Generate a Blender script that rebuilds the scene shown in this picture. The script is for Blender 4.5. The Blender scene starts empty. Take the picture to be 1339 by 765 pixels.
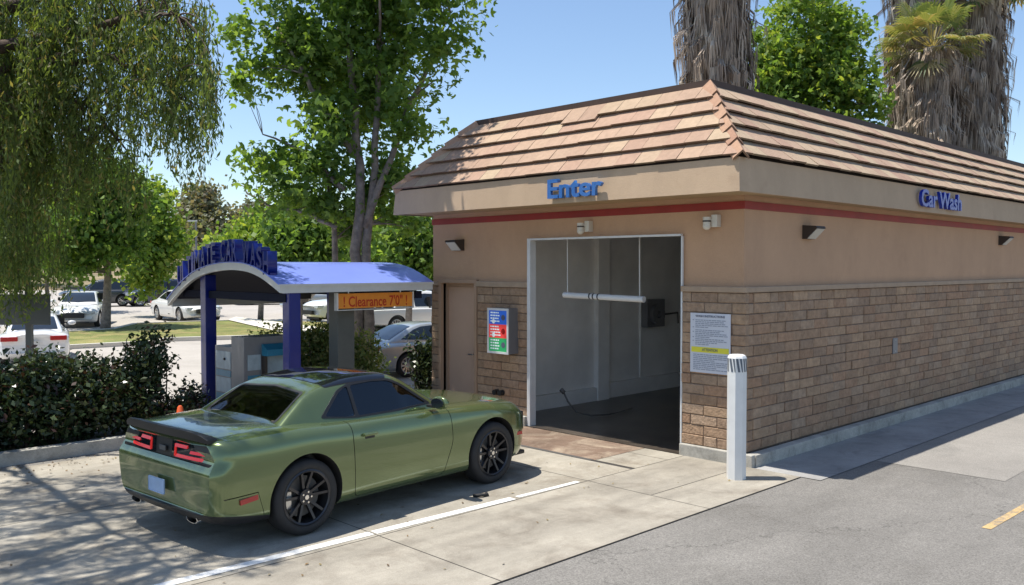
import bpy, bmesh, math, random
import numpy as np
from mathutils import Vector, Matrix
R=math.radians
scene=bpy.context.scene
col=scene.collection
rng=np.random.default_rng(7); random.seed(7)
YAW=R(45.53)
FX,FY=math.cos(YAW),math.sin(YAW)
def L(lat,dep):
    """ground point from metres to the right of and metres ahead of the viewer"""
    return (FX*dep+FY*lat, FY*dep-FX*lat)
def PXD(px,py,dep):
    """place a thing that is dep metres away; returns metres (x,y,z)"""
    lat=(px-669.5)/1143*dep
    x,y=L(lat,dep); return (x,y,2.5+(350-py)*dep/1143)

# ---------- materials ----------
def nmat(name,base,rough=.8,metal=0,var=.0,scale=4,spec=.5,coat=0,bump=0,bscale=60,var2=None,emit=None,transl=0,hue=None):
    m=bpy.data.materials.new(name); m.use_nodes=True
    nt=m.node_tree; b=nt.nodes['Principled BSDF']
    b.inputs['Base Color'].default_value=(*base,1); b.inputs['Roughness'].default_value=rough
    b.inputs['Metallic'].default_value=metal; b.inputs['Specular IOR Level'].default_value=spec
    b.inputs['Coat Weight'].default_value=coat; b.inputs['Coat Roughness'].default_value=.03
    tc=nt.nodes.new('ShaderNodeTexCoord')
    if var>0 or var2:
        n=nt.nodes.new('ShaderNodeTexNoise'); n.inputs['Scale'].default_value=scale; n.inputs['Detail'].default_value=8
        n.inputs['Roughness'].default_value=.62
        nt.links.new(tc.outputs['Object'],n.inputs['Vector'])
        r=nt.nodes.new('ShaderNodeValToRGB'); r.color_ramp.elements[0].position=.3; r.color_ramp.elements[1].position=.7
        lo=[c*(1-var) for c in base] if not var2 else var2
        hi=[min(1,c*(1+var)) for c in base]
        r.color_ramp.elements[0].color=(*lo,1); r.color_ramp.elements[1].color=(*hi,1)
        nt.links.new(n.outputs['Fac'],r.inputs['Fac']); nt.links.new(r.outputs['Color'],b.inputs['Base Color'])
    if bump>0:
        n2=nt.nodes.new('ShaderNodeTexNoise'); n2.inputs['Scale'].default_value=bscale; n2.inputs['Detail'].default_value=4
        nt.links.new(tc.outputs['Object'],n2.inputs['Vector'])
        bp=nt.nodes.new('ShaderNodeBump'); bp.inputs['Strength'].default_value=bump; bp.inputs['Distance'].default_value=.02
        nt.links.new(n2.outputs['Fac'],bp.inputs['Height']); nt.links.new(bp.outputs['Normal'],b.inputs['Normal'])
    if emit: b.inputs['Emission Color'].default_value=(*emit[0],1); b.inputs['Emission Strength'].default_value=emit[1]
    if transl>0:
        t=nt.nodes.new('ShaderNodeBsdfTranslucent'); t.inputs['Color'].default_value=(min(1,base[0]*1.9),min(1,base[1]*1.7),base[2]*.7,1)
        mx=nt.nodes.new('ShaderNodeMixShader'); mx.inputs['Fac'].default_value=transl
        out=nt.nodes['Material Output']
        nt.links.new(b.outputs[0],mx.inputs[1]); nt.links.new(t.outputs[0],mx.inputs[2]); nt.links.new(mx.outputs[0],out.inputs['Surface'])
    return m
def vcmat(name,rough=.9,bump=.5,bscale=45,nvar=.22,nscale=9,spec=.25,darktop=False):
    """colour from the 'tint' attribute of each block or tile, with fine mottling"""
    m=bpy.data.materials.new(name); m.use_nodes=True
    nt=m.node_tree; b=nt.nodes['Principled BSDF']; b.inputs['Roughness'].default_value=rough; b.inputs['Specular IOR Level'].default_value=spec
    a=nt.nodes.new('ShaderNodeAttribute'); a.attribute_name='tint'
    tc=nt.nodes.new('ShaderNodeTexCoord')
    n=nt.nodes.new('ShaderNodeTexNoise'); n.inputs['Scale'].default_value=nscale; n.inputs['Detail'].default_value=9; n.inputs['Roughness'].default_value=.65
    nt.links.new(tc.outputs['Object'],n.inputs['Vector'])
    mr=nt.nodes.new('ShaderNodeMapRange'); mr.inputs[1].default_value=.25; mr.inputs[2].default_value=.75; mr.inputs[3].default_value=1-nvar; mr.inputs[4].default_value=1+nvar
    nt.links.new(n.outputs['Fac'],mr.inputs[0])
    vm=nt.nodes.new('ShaderNodeVectorMath'); vm.operation='SCALE'
    nt.links.new(a.outputs['Color'],vm.inputs[0]); nt.links.new(mr.outputs[0],vm.inputs['Scale'])
    nt.links.new(vm.outputs[0],b.inputs['Base Color'])
    n2=nt.nodes.new('ShaderNodeTexNoise'); n2.inputs['Scale'].default_value=bscale; n2.inputs['Detail'].default_value=5
    nt.links.new(tc.outputs['Object'],n2.inputs['Vector'])
    bp=nt.nodes.new('ShaderNodeBump'); bp.inputs['Strength'].default_value=bump; bp.inputs['Distance'].default_value=.015
    nt.links.new(n2.outputs['Fac'],bp.inputs['Height']); nt.links.new(bp.outputs['Normal'],b.inputs['Normal'])
    return m
def ground_mat(name,base,stain,streak=None,sstr=.2,speck=.25,speckscale=250,patch=.35,patchscale=.6,rough=.9,stainpos=(.52,.72),bump=.3,crack=0):
    m=bpy.data.materials.new(name); m.use_nodes=True
    nt=m.node_tree; b=nt.nodes['Principled BSDF']; b.inputs['Roughness'].default_value=rough; b.inputs['Specular IOR Level'].default_value=.25
    tc=nt.nodes.new('ShaderNodeTexCoord')
    def noise(s,d=8,r=.6,dist=0):
        n=nt.nodes.new('ShaderNodeTexNoise'); n.inputs['Scale'].default_value=s; n.inputs['Detail'].default_value=d; n.inputs['Roughness'].default_value=r; n.inputs['Distortion'].default_value=dist
        nt.links.new(tc.outputs['Object'],n.inputs['Vector']); return n
    def mul(c,n,lo,hi,a=.3,bb=.7):
        mr=nt.nodes.new('ShaderNodeMapRange'); mr.inputs[1].default_value=a; mr.inputs[2].default_value=bb; mr.inputs[3].default_value=lo; mr.inputs[4].default_value=hi
        nt.links.new(n.outputs['Fac'],mr.inputs[0])
        vm=nt.nodes.new('ShaderNodeVectorMath'); vm.operation='SCALE'
        nt.links.new(c,vm.inputs[0]); nt.links.new(mr.outputs[0],vm.inputs['Scale']); return vm.outputs[0]
    rgb=nt.nodes.new('ShaderNodeRGB'); rgb.outputs[0].default_value=(*base,1)
    mx=nt.nodes.new('ShaderNodeMix'); mx.data_type='RGBA'; mx.inputs[7].default_value=(*stain,1)
    ns=noise(patchscale*1.7,10,.68,.6)
    mr=nt.nodes.new('ShaderNodeMapRange'); mr.inputs[1].default_value=stainpos[0]; mr.inputs[2].default_value=stainpos[1]; mr.inputs[3].default_value=0; mr.inputs[4].default_value=.75
    nt.links.new(ns.outputs['Fac'],mr.inputs[0]); nt.links.new(mr.outputs[0],mx.inputs[0]); nt.links.new(rgb.outputs[0],mx.inputs[6])
    c=mul(mx.outputs[2],noise(patchscale,6),1-patch,1+patch*.6)
    c=mul(c,noise(patchscale*9,8,.7),1-patch*.4,1+patch*.35)
    c=mul(c,noise(speckscale,3,.8),1-speck,1+speck,.35,.65)
    if streak:
        mp=nt.nodes.new('ShaderNodeMapping'); mp.inputs['Scale'].default_value=streak; nt.links.new(tc.outputs['Object'],mp.inputs['Vector'])
        n=nt.nodes.new('ShaderNodeTexNoise'); n.inputs['Scale'].default_value=1; n.inputs['Detail'].default_value=7; n.inputs['Roughness'].default_value=.6
        nt.links.new(mp.outputs[0],n.inputs['Vector']); c=mul(c,n,1-sstr,1+sstr*.5,.35,.65)
    if crack:
        v=nt.nodes.new('ShaderNodeTexVoronoi'); v.feature='DISTANCE_TO_EDGE'; v.inputs['Scale'].default_value=crack
        nz=noise(2.5,5); ad=nt.nodes.new('ShaderNodeVectorMath'); ad.operation='ADD'
        nt.links.new(tc.outputs['Object'],ad.inputs[0])
        sc=nt.nodes.new('ShaderNodeVectorMath'); sc.operation='SCALE'; sc.inputs['Scale'].default_value=.8
        nt.links.new(nz.outputs['Color'],sc.inputs[0]); nt.links.new(sc.outputs[0],ad.inputs[1]); nt.links.new(ad.outputs[0],v.inputs['Vector'])
        mr2=nt.nodes.new('ShaderNodeMapRange'); mr2.inputs[1].default_value=0; mr2.inputs[2].default_value=.0022; mr2.inputs[3].default_value=.62; mr2.inputs[4].default_value=1
        nt.links.new(v.outputs['Distance'],mr2.inputs[0])
        vm=nt.nodes.new('ShaderNodeVectorMath'); vm.operation='SCALE'; nt.links.new(c,vm.inputs[0]); nt.links.new(mr2.outputs[0],vm.inputs['Scale']); c=vm.outputs[0]
    nt.links.new(c,b.inputs['Base Color'])
    bp=nt.nodes.new('ShaderNodeBump'); bp.inputs['Strength'].default_value=bump; bp.inputs['Distance'].default_value=.01
    nb=noise(speckscale*.6,4,.7); nt.links.new(nb.outputs['Fac'],bp.inputs['Height']); nt.links.new(bp.outputs['Normal'],b.inputs['Normal'])
    return m

# ---------- object helpers ----------
def children(o): return [c for c in bpy.data.objects if c.parent==o]
def tag(o,label=None,cat=None,group=None,kind=None):
    if label: o['label']=label
    if cat: o['category']=cat
    if group: o['group']=group
    if kind: o['kind']=kind
    return o
def thing(name,label,cat,loc=(0,0,0),rz=0,group=None):
    o=bpy.data.objects.new(name,None); col.objects.link(o); o.empty_display_size=.2
    o.location=loc; o.rotation_euler=(0,0,rz); return tag(o,label,cat,group)
def link(name,me,mats,parent=None):
    o=bpy.data.objects.new(name,me); col.objects.link(o)
    if not isinstance(mats,(list,tuple)): mats=[mats]
    if len(me.materials): me.materials.clear()
    for m in mats: me.materials.append(m)
    o.parent=parent; return o
def obj(name,bm,mats,parent=None,smooth=False,angle=None):
    me=bpy.data.meshes.new(name); bmesh.ops.recalc_face_normals(bm,faces=bm.faces[:]); bm.to_mesh(me); bm.free()
    if smooth or angle:
        me.shade_smooth()
        if angle: me.set_sharp_from_angle(angle=R(angle))
    return link(name,me,mats,parent)
def pyobj(name,v,f,mats,parent=None,smooth=False):
    me=bpy.data.meshes.new(name); me.from_pydata([tuple(p) for p in v],[],f); me.update()
    if smooth: me.shade_smooth()
    return link(name,me,mats,parent)
def box(bm,x0,x1,y0,y1,z0,z1,bev=0,mi=0):
    m=Matrix.Translation(((x0+x1)/2,(y0+y1)/2,(z0+z1)/2))@Matrix.Diagonal((abs(x1-x0),abs(y1-y0),abs(z1-z0),1))
    r=bmesh.ops.create_cube(bm,size=1,matrix=m)
    fs=set(f for v in r['verts'] for f in v.link_faces)
    if bev>0:
        es=list(set(e for v in r['verts'] for e in v.link_edges))
        rr=bmesh.ops.bevel(bm,geom=es,offset=bev,segments=2,affect='EDGES',profile=.6)
        fs=set(rr['faces'])|set(f for f in fs if f.is_valid)
    for f in fs:
        if f.is_valid: f.material_index=mi
    return bm
def bx(*a,**k): return box(bmesh.new(),*a,**k)
def tube(bm,pts,rad,seg=8,cap=True,mi=0):
    pts=[Vector(p) for p in pts]; rad=rad if isinstance(rad,(list,tuple)) else [rad]*len(pts)
    rings=[]; up=None
    for i,p in enumerate(pts):
        d=(pts[min(i+1,len(pts)-1)]-pts[max(i-1,0)]).normalized()
        if up is None: up=Vector((0,0,1)) if abs(d.z)<.9 else Vector((1,0,0))
        a=d.cross(up)
        if a.length<1e-4: a=d.orthogonal()
        a.normalize(); b=d.cross(a).normalized(); up=b.cross(d).normalized() if False else up
        rings.append([bm.verts.new(p+(a*math.cos(2*math.pi*k/seg)+b*math.sin(2*math.pi*k/seg))*rad[i]) for k in range(seg)])
    for i in range(len(rings)-1):
        for k in range(seg):
            f=bm.faces.new((rings[i][k],rings[i][(k+1)%seg],rings[i+1][(k+1)%seg],rings[i+1][k])); f.material_index=mi
    if cap:
        for r in (rings[0],rings[-1]):
            f=bm.faces.new(r); f.material_index=mi
    return bm
def lathe(bm,prof,seg=48,M=Matrix(),mi=0,close=False):
    """prof: (radius, height) about local Y axis"""
    rings=[]
    for r,h in prof:
        rings.append([bm.verts.new(M@Vector((r*math.cos(2*math.pi*k/seg),h,r*math.sin(2*math.pi*k/seg)))) for k in range(seg)])
    n=len(rings)
    for i in range(n if close else n-1):
        for k in range(seg):
            f=bm.faces.new((rings[i][k],rings[i][(k+1)%seg],rings[(i+1)%n][(k+1)%seg],rings[(i+1)%n][k])); f.material_index=mi
    return bm
def prism(poly,axis,a0,a1,inset=0):
    """poly in the two other axes, extruded along axis between a0 and a1"""
    bm=bmesh.new()
    def P(p,a): return {'x':(a,p[0],p[1]),'y':(p[0],a,p[1]),'z':(p[0],p[1],a)}[axis]
    A=[bm.verts.new(P(p,a0)) for p in poly]; B=[bm.verts.new(P(p,a1)) for p in poly]
    bm.faces.new(A); bm.faces.new(B[::-1])
    for i in range(len(poly)):
        j=(i+1)%len(poly); bm.faces.new((A[i],A[j],B[j],B[i]))
    bmesh.ops.recalc_face_normals(bm,faces=bm.faces[:])
    return bm
def roundpoly(p,r=.05,n=4):
    out=[]
    N=len(p)
    for i in range(N):
        a=Vector(p[i-1]); b=Vector(p[i]); c=Vector(p[(i+1)%N])
        d1=(a-b); d2=(c-b); rr=min(r,d1.length*.45,d2.length*.45)
        s=b+d1.normalized()*rr; e=b+d2.normalized()*rr
        for k in range(n+1):
            t=k/n; out.append(tuple((1-t)**2*s+2*t*(1-t)*b+t*t*e))
    return out
def tempobj(bm,mats=None):
    me=bpy.data.meshes.new('tmp'); bm.to_mesh(me); bm.free()
    o=bpy.data.objects.new('tmp',me); col.objects.link(o)
    if mats:
        for m in (mats if isinstance(mats,(list,tuple)) else [mats]): me.materials.append(m)
    return o
def boolean(o,cut,op='DIFFERENCE',keep=False,self_=False):
    md=o.modifiers.new('b','BOOLEAN'); md.object=cut; md.operation=op; md.solver='EXACT'; md.use_self=self_
    md.material_mode='TRANSFER'
    bpy.context.view_layer.update()
    dg=bpy.context.evaluated_depsgraph_get()
    me=bpy.data.meshes.new_from_object(o.evaluated_get(dg))
    o.modifiers.clear(); o.data=me
    if not keep:
        cm=cut.data; bpy.data.objects.remove(cut); bpy.data.meshes.remove(cm)
    return o
def copy_tree(o,parent=None):
    c=o.copy(); col.objects.link(c); c.parent=parent
    for k in ('label','category') if parent else ():
        pass
    for ch in children(o): copy_tree(ch,c)
    return c
def textmesh(s,size=1,extr=.02,off=0,bev=0):
    cu=bpy.data.curves.new('t','FONT'); cu.body=s; cu.size=size; cu.extrude=extr; cu.offset=off; cu.bevel_depth=bev; cu.resolution_u=3
    o=bpy.data.objects.new('t',cu); col.objects.link(o); bpy.context.view_layer.update()
    me=bpy.data.meshes.new_from_object(o.evaluated_get(bpy.context.evaluated_depsgraph_get()))
    bpy.data.objects.remove(o); bpy.data.curves.remove(cu)
    return me
def xform(me,M): me.transform(M); return me
def fit_text(s,w,h,extr,off=0.0,zx=True):
    """mesh of s scaled to width w (local X) and height h (local Y), extruded along Z, centred in X, base at 0"""
    me=textmesh(s,1,.5,off); c=np.empty(len(me.vertices)*3); me.vertices.foreach_get('co',c); c=c.reshape(-1,3)
    mn,mx=c.min(0),c.max(0); d=mx-mn
    c=(c-np.array([(mn[0]+mx[0])/2,mn[1],0]))*np.array([w/d[0],h/d[1],extr*2/d[2]])
    me.vertices.foreach_set('co',c.ravel()); me.update(); return me
def catmull(keys,x):
    """keys: list of (x, v0, v1...) ; smooth interpolation"""
    ks=keys
    if x<=ks[0][0]: return list(ks[0][1:])
    if x>=ks[-1][0]: return list(ks[-1][1:])
    for i in range(len(ks)-1):
        if ks[i][0]<=x<=ks[i+1][0]: break
    a,b=ks[i],ks[i+1]; h=b[0]-a[0]; t=(x-a[0])/h
    p=ks[i-1] if i>0 else a; n=ks[i+2] if i+2<len(ks) else b
    out=[]
    for k in range(1,len(a)):
        m0=(b[k]-p[k])/(b[0]-p[0])*h; m1=(n[k]-a[k])/(n[0]-a[0])*h
        out.append((2*t**3-3*t*t+1)*a[k]+(t**3-2*t*t+t)*m0+(-2*t**3+3*t*t)*b[k]+(t**3-t*t)*m1)
    return out
def cr_curve(pts,n=4):
    """smooth curve through pts with chord-length tangents, so that tight corners do not loop"""
    N=len(pts); ts=[0.0]
    for i in range(N-1): ts.append(ts[-1]+max(1e-4,math.dist(pts[i],pts[i+1]))**.5)
    m=[]
    for i in range(N):
        a,b=max(0,i-1),min(N-1,i+1)
        if 0<i<N-1:
            h0,h1=ts[i]-ts[i-1],ts[i+1]-ts[i]
            m.append(tuple(((pts[i][j]-pts[i-1][j])/h0*h1+(pts[i+1][j]-pts[i][j])/h1*h0)/(h0+h1) for j in (0,1)))
        else: m.append(tuple((pts[b][j]-pts[a][j])/(ts[b]-ts[a]) for j in (0,1)))
    out=[]
    for i in range(N-1):
        h=ts[i+1]-ts[i]
        for k in range(n):
            t=k/n; out.append(tuple((2*t**3-3*t*t+1)*pts[i][j]+(t**3-2*t*t+t)*h*m[i][j]+(-2*t**3+3*t*t)*pts[i+1][j]+(t**3-t*t)*h*m[i+1][j] for j in (0,1)))
    out.append(pts[-1]); return out

# ---------- palette ----------
M={}
M['asphalt']=ground_mat('asphalt_mat',(.205,.192,.172),(.16,.148,.13),speck=.36,speckscale=70,patch=.16,patchscale=.35,streak=(.12,1.1,1),sstr=.12,crack=.16)
M['lot']=ground_mat('lot_asphalt_mat',(.42,.385,.34),(.32,.29,.25),speck=.15,speckscale=60,patch=.12,patchscale=.2,crack=0)
M['lane']=ground_mat('old_concrete_mat',(.39,.355,.29),(.21,.175,.13),speck=.14,speckscale=110,patch=.22,patchscale=.9,stainpos=(.47,.70),streak=(.25,2.2,1),sstr=.16)
M['slab']=ground_mat('concrete_mat',(.36,.325,.265),(.18,.15,.115),speck=.14,speckscale=110,patch=.22,patchscale=.8,stainpos=(.48,.72),streak=(.2,1.7,1),sstr=.22)
M['apron']=ground_mat('stained_concrete_mat',(.38,.305,.225),(.15,.09,.065),speck=.15,speckscale=90,patch=.35,patchscale=1.1,stainpos=(.32,.52))
M['gutter']=ground_mat('gutter_mat',(.33,.32,.30),(.20,.19,.18),speck=.12,speckscale=90,patch=.2,patchscale=1.2)
M['curb']=ground_mat('curb_mat',(.44,.42,.37),(.26,.25,.22),speck=.15,speckscale=90,patch=.25,patchscale=2.2,stainpos=(.5,.65))
M['grass']=ground_mat('grass_mat',(.17,.19,.055),(.33,.26,.11),speck=.5,speckscale=30,patch=.3,patchscale=.5,stainpos=(.46,.62))
M['walk']=nmat('walk_mat',(.62,.58,.5),var=.08)
M['soil']=nmat('soil_mat',(.10,.07,.045),var=.4,scale=6,bump=.6)
M['joint']=nmat('joint_mat',(.05,.045,.04))
M['paint_white']=ground_mat('worn_paint_mat',(.78,.77,.73),(.5,.46,.4),speck=.08,speckscale=90,patch=.08,patchscale=3,stainpos=(.55,.68))
M['paint_yellow']=ground_mat('yellow_paint_mat',(.52,.36,.17),(.27,.23,.18),speck=.2,speckscale=80,patch=.2,patchscale=4,stainpos=(.5,.6))
M['stucco']=ground_mat('stucco_mat',(.53,.335,.21),(.46,.285,.18),speck=.07,speckscale=110,patch=.06,patchscale=.9,stainpos=(.55,.8),streak=(2.2,2.2,.8),sstr=.045,rough=.95,bump=.5)
M['fascia']=ground_mat('fascia_mat',(.50,.365,.245),(.38,.26,.17),speck=.05,speckscale=90,patch=.06,patchscale=.7,stainpos=(.58,.8),streak=(2.5,2.5,.8),sstr=.05,rough=.85,bump=.25)
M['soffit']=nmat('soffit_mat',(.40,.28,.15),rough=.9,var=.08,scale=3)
M['cap']=nmat('cap_mat',(.40,.29,.2),rough=.9,var=.1,scale=6,bump=.3,bscale=90)
M['red']=nmat('red_stripe_mat',(.27,.022,.014),rough=.6,var=.15,scale=3)
M['mortar']=nmat('mortar_mat',(.15,.108,.08),var=.3,scale=20,rough=.95)
M['block']=vcmat('block_mat',bump=.9,bscale=35,nvar=.3,nscale=14)
M['tile']=vcmat('tile_mat',bump=.5,bscale=60,nvar=.14,nscale=12)
M['roof_dark']=nmat('roof_edge_mat',(.06,.035,.025),rough=.7,var=.2)
M['roof_flat']=nmat('roof_flat_mat',(.3,.28,.26),var=.2)
M['under']=nmat('under_tile_mat',(.03,.02,.015),rough=.95)
M['door']=nmat('door_mat',(.54,.36,.255),rough=.6,var=.05,scale=1.5)
M['frame_brown']=nmat('door_frame_mat',(.40,.26,.17),rough=.55,var=.04)
M['white_metal']=nmat('white_metal_mat',(.66,.66,.65),rough=.45,var=.08,scale=5)
M['inner']=nmat('inner_wall_mat',(.88,.86,.83),rough=.5,var=.14,scale=.9)
M['inner_dark']=nmat('inner_ceiling_mat',(.75,.73,.7),rough=.8,var=.2)
M['wetfloor']=nmat('wet_floor_mat',(.075,.06,.047),rough=.28,var=.6,scale=1.2,bump=.15,bscale=20)
M['pipe']=nmat('dark_pipe_mat',(.10,.095,.09),rough=.5)
M['black']=nmat('black_plastic_mat',(.015,.015,.016),rough=.45)
M['rubber']=nmat('rubber_mat',(.022,.021,.021),rough=.75,var=.2,scale=12)
M['gloss_black']=nmat('gloss_black_mat',(.008,.009,.012),rough=.06,coat=.6)
M['rim']=nmat('dark_rim_mat',(.055,.055,.06),rough=.32,metal=.75)
M['steel']=nmat('steel_mat',(.55,.55,.55),rough=.28,metal=.95)
M['chrome']=nmat('chrome_mat',(.75,.75,.75),rough=.1,metal=1)
M['glass']=nmat('dark_glass_mat',(.012,.016,.020),rough=.03,spec=.75,coat=.3)
M['glass_clear']=nmat('tinted_glass_mat',(.035,.042,.034),rough=.05,spec=.5)
def tinted(name,t,col_):
    m=bpy.data.materials.new(name); m.use_nodes=True; nt=m.node_tree; nt.nodes.remove(nt.nodes['Principled BSDF'])
    tr=nt.nodes.new('ShaderNodeBsdfTransparent'); tr.inputs['Color'].default_value=(*[t*c for c in col_],1)
    gl=nt.nodes.new('ShaderNodeBsdfGlossy'); gl.inputs['Roughness'].default_value=.02; gl.inputs['Color'].default_value=(.9,.95,1,1)
    fr=nt.nodes.new('ShaderNodeFresnel'); fr.inputs['IOR'].default_value=1.7
    mx=nt.nodes.new('ShaderNodeMixShader'); nt.links.new(fr.outputs[0],mx.inputs['Fac']); nt.links.new(tr.outputs[0],mx.inputs[1]); nt.links.new(gl.outputs[0],mx.inputs[2])
    nt.links.new(mx.outputs[0],nt.nodes['Material Output'].inputs['Surface']); return m
M['tint_side']=tinted('side_glass_mat',.42,(.75,.9,1)); M['tint_rear']=tinted('rear_glass_mat',.62,(1,1,.95))
M['seat']=nmat('seat_cloth_mat',(.20,.19,.165),rough=.85,var=.2,scale=15)
M['seat_light']=nmat('parcel_shelf_mat',(.26,.24,.2),rough=.8)
M['red_light']=nmat('red_lens_mat',(.42,.02,.02),rough=.15,coat=.6)
M['red_glow']=nmat('lit_red_bar_mat',(.55,.02,.02),rough=.25,emit=((1,.04,.03),.22))
M['amber']=nmat('amber_lens_mat',(.7,.25,.05),rough=.2)
M['headlamp']=nmat('headlamp_mat',(.55,.58,.6),rough=.1,coat=.8)
def paint(name,c,metal=.0,rough=.35):
    m=nmat(name,c,rough=rough,metal=metal,coat=1.0,spec=.5); return m
M['green_paint']=paint('green_car_paint',(.135,.18,.070),metal=.5,rough=.20)
M['white_paint']=paint('white_car_paint',(.75,.75,.74))
M['silver_paint']=paint('silver_car_paint',(.52,.54,.53),metal=.6)
M['darkgrey_paint']=paint('grey_car_paint',(.06,.065,.07),metal=.5)
M['darkblue_paint']=paint('blue_car_paint',(.03,.04,.075),metal=.4)
M['blue']=nmat('blue_metal_mat',(.001,.011,.17),rough=.35,coat=.4,var=.08,scale=3)
M['blue_roof']=nmat('blue_roof_mat',(.20,.27,.70),rough=.38,coat=.3,var=.06,scale=2)
M['blue_letter']=nmat('blue_letter_mat',(.03,.14,.42),rough=.4,coat=.3)
M['blue_letter2']=nmat('dark_blue_letter_mat',(.01,.035,.36),rough=.4,coat=.3)
M['canopy_white']=nmat('canopy_white_mat',(.62,.61,.57),rough=.5,var=.08,scale=4)
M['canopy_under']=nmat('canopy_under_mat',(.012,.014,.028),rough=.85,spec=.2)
M['lamp_dark']=nmat('lamp_housing_mat',(.045,.032,.025),rough=.5)
M['lamp_glass']=nmat('lamp_glass_mat',(.62,.58,.5),rough=.3)
M['cream']=nmat('cream_plastic_mat',(.62,.58,.50),rough=.4)
M['bollard']=nmat('bollard_mat',(.72,.72,.70),rough=.45,var=.06,scale=4)
M['refl_grey']=nmat('band_grey_mat',(.10,.12,.15),rough=.5)
M['sign_white']=nmat('sign_white_mat',(.62,.63,.68),rough=.4)
M['ink']=nmat('ink_mat',(.10,.11,.16),rough=.6)
M['ink_soft']=nmat('soft_ink_mat',(.30,.32,.38),rough=.6)
M['yellow']=nmat('yellow_band_mat',(.75,.68,.05),rough=.5)
M['orange_sign']=nmat('orange_sign_mat',(.78,.27,.03),rough=.5,var=.1,scale=5)
M['red_ink']=nmat('red_ink_mat',(.50,.035,.01),rough=.5)
M['grey_metal']=nmat('grey_metal_mat',(.20,.20,.21),rough=.45,metal=.3,var=.08)
M['post_grey']=nmat('post_grey_mat',(.10,.105,.095),rough=.5,var=.1)
M['teal']=nmat('teal_panel_mat',(.02,.19,.30),rough=.35,var=.15,scale=6)
M['pale_teal']=nmat('pale_panel_mat',(.35,.42,.45),rough=.4,var=.15,scale=9)
M['scr_blue']=nmat('lit_blue_panel_mat',(.02,.10,.45),rough=.3,emit=((.02,.12,.6),.25))
M['scr_red']=nmat('lit_red_panel_mat',(.6,.05,.05),rough=.3,emit=((.8,.06,.05),.3))
M['scr_green']=nmat('lit_green_panel_mat',(.03,.28,.10),rough=.3,emit=((.03,.4,.14),.25))
M['scr_white']=nmat('lit_white_mark_mat',(.6,.68,.7),rough=.3,emit=((.7,.8,.8),.2))
M['orange']=nmat('orange_plastic_mat',(.75,.12,.03),rough=.5)
M['bark_grey']=nmat('grey_bark_mat',(.24,.20,.165),rough=.95,var=.45,scale=7,bump=.7,bscale=20)
M['bark_dark']=nmat('dark_bark_mat',(.085,.06,.045),rough=.95,var=.4,scale=6,bump=.7,bscale=20)
def leaves(n,cols,tr=.35,rough=.55): return [nmat(n+'_leaf_mat',c,rough=rough,transl=tr,spec=.35) for c in cols]
M['lv_plane']=leaves('plane',[(.09,.17,.04),(.12,.21,.05),(.18,.28,.07),(.055,.115,.028)],.52)
M['lv_bright']=leaves('bright',[(.15,.25,.05),(.20,.30,.06),(.10,.18,.035),(.26,.33,.07)],.48)
M['lv_pepper']=leaves('pepper',[(.11,.165,.05),(.14,.20,.06),(.07,.11,.036),(.20,.19,.08)],.45)
M['lv_hedge']=leaves('hedge',[(.026,.044,.018),(.040,.062,.024),(.065,.036,.026),(.07,.095,.04)],.12,.3)
M['lv_shrub']=leaves('shrub',[(.17,.24,.08),(.24,.29,.11),(.10,.15,.05),(.34,.33,.16)],.4,.45)
M['lv_gum']=leaves('gum',[(.16,.175,.10),(.20,.205,.13),(.12,.135,.08),(.22,.19,.13)],.35)
M['lv_dead']=[nmat('dead_frond_mat',c,rough=.9) for c in ((.40,.31,.23),(.34,.28,.23),(.55,.46,.36),(.20,.145,.105))]
M['lv_palm']=leaves('palm',[(.14,.19,.07),(.22,.25,.10),(.34,.29,.15),(.08,.12,.04)],.3)
# ================= GROUND =================
def sheet(name,poly,z,m,kind='structure'):
    bm=bmesh.new(); bm.faces.new([bm.verts.new((p[0],p[1],z)) for p in poly]); o=obj(name,bm,m)
    if o.data.polygons[0].normal.z<0: o.data.flip_normals()
    o['kind']=kind; return o
sheet('ground',[(-400,-400),(500,-400),(500,500),(-400,500)],-.008,M['asphalt'])
# far parking lot (lighter, sun-bleached paving) and the lane behind the planting
sheet('parking_lot',[(-60,12.3),(5.0,12.3),(6.2,11.6),(9.8,12.6),(60,12.6),(160,60),(160,200),(-60,200)],-.004,M['lot'])
# concrete drive: dark bed sheet + panels with real joints
sheet('slab_bed',[(-12,4.955),(9.68,4.955),(9.68,12.0),(-12,12.0)],0.0,M['joint'])
def panels():
    bm=bmesh.new(); g=.006
    xs=[-12,-8.6,-5.2,-1.9,1.45,4.75,7.72]; 
    def q(p,mi):
        f=bm.faces.new([bm.verts.new((a,b,.004)) for a,b in p]); f.material_index=mi
    def rect(x0,x1,y0,y1,mi): q([(x0+g,y0+g),(x1-g,y0+g),(x1-g,y1-g),(x0+g,y1-g)],mi)
    for a,b in zip(xs[:-1],xs[1:]):
        rect(a,b,4.955,6.60,1); rect(a,b,6.60,9.4,0); rect(a,b,9.4,12.0,0)
    rect(7.72,9.68,4.955,5.70,1); rect(7.72,9.68,5.70,6.60,1)
    rect(7.72,8.55,6.60,9.4,0)
    q([(7.72+g,9.4+g),(8.55-g,9.4+g),(8.55-g,12),(7.72+g,12)],0)
    rect(8.62,9.30,6.60,7.25,0); rect(9.30,9.68,6.60,7.25,0)
    rect(8.62,9.68,7.25,9.9,2); rect(8.62,9.68,9.9,12.0,0)
    o=obj('concrete_drive',bm,[M['lane'],M['slab'],M['apron']]); 
    for f in o.data.polygons:
        if f.normal.z<0: o.data.flip_normals(); break
    o['kind']='structure'
panels()
o=obj('trench_drain',bx(8.55,8.62,7.28,10.4,.001,.007),M['pipe']); tag(o,'narrow rusty trench drain across the drive before the wash bay','drain')
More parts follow.
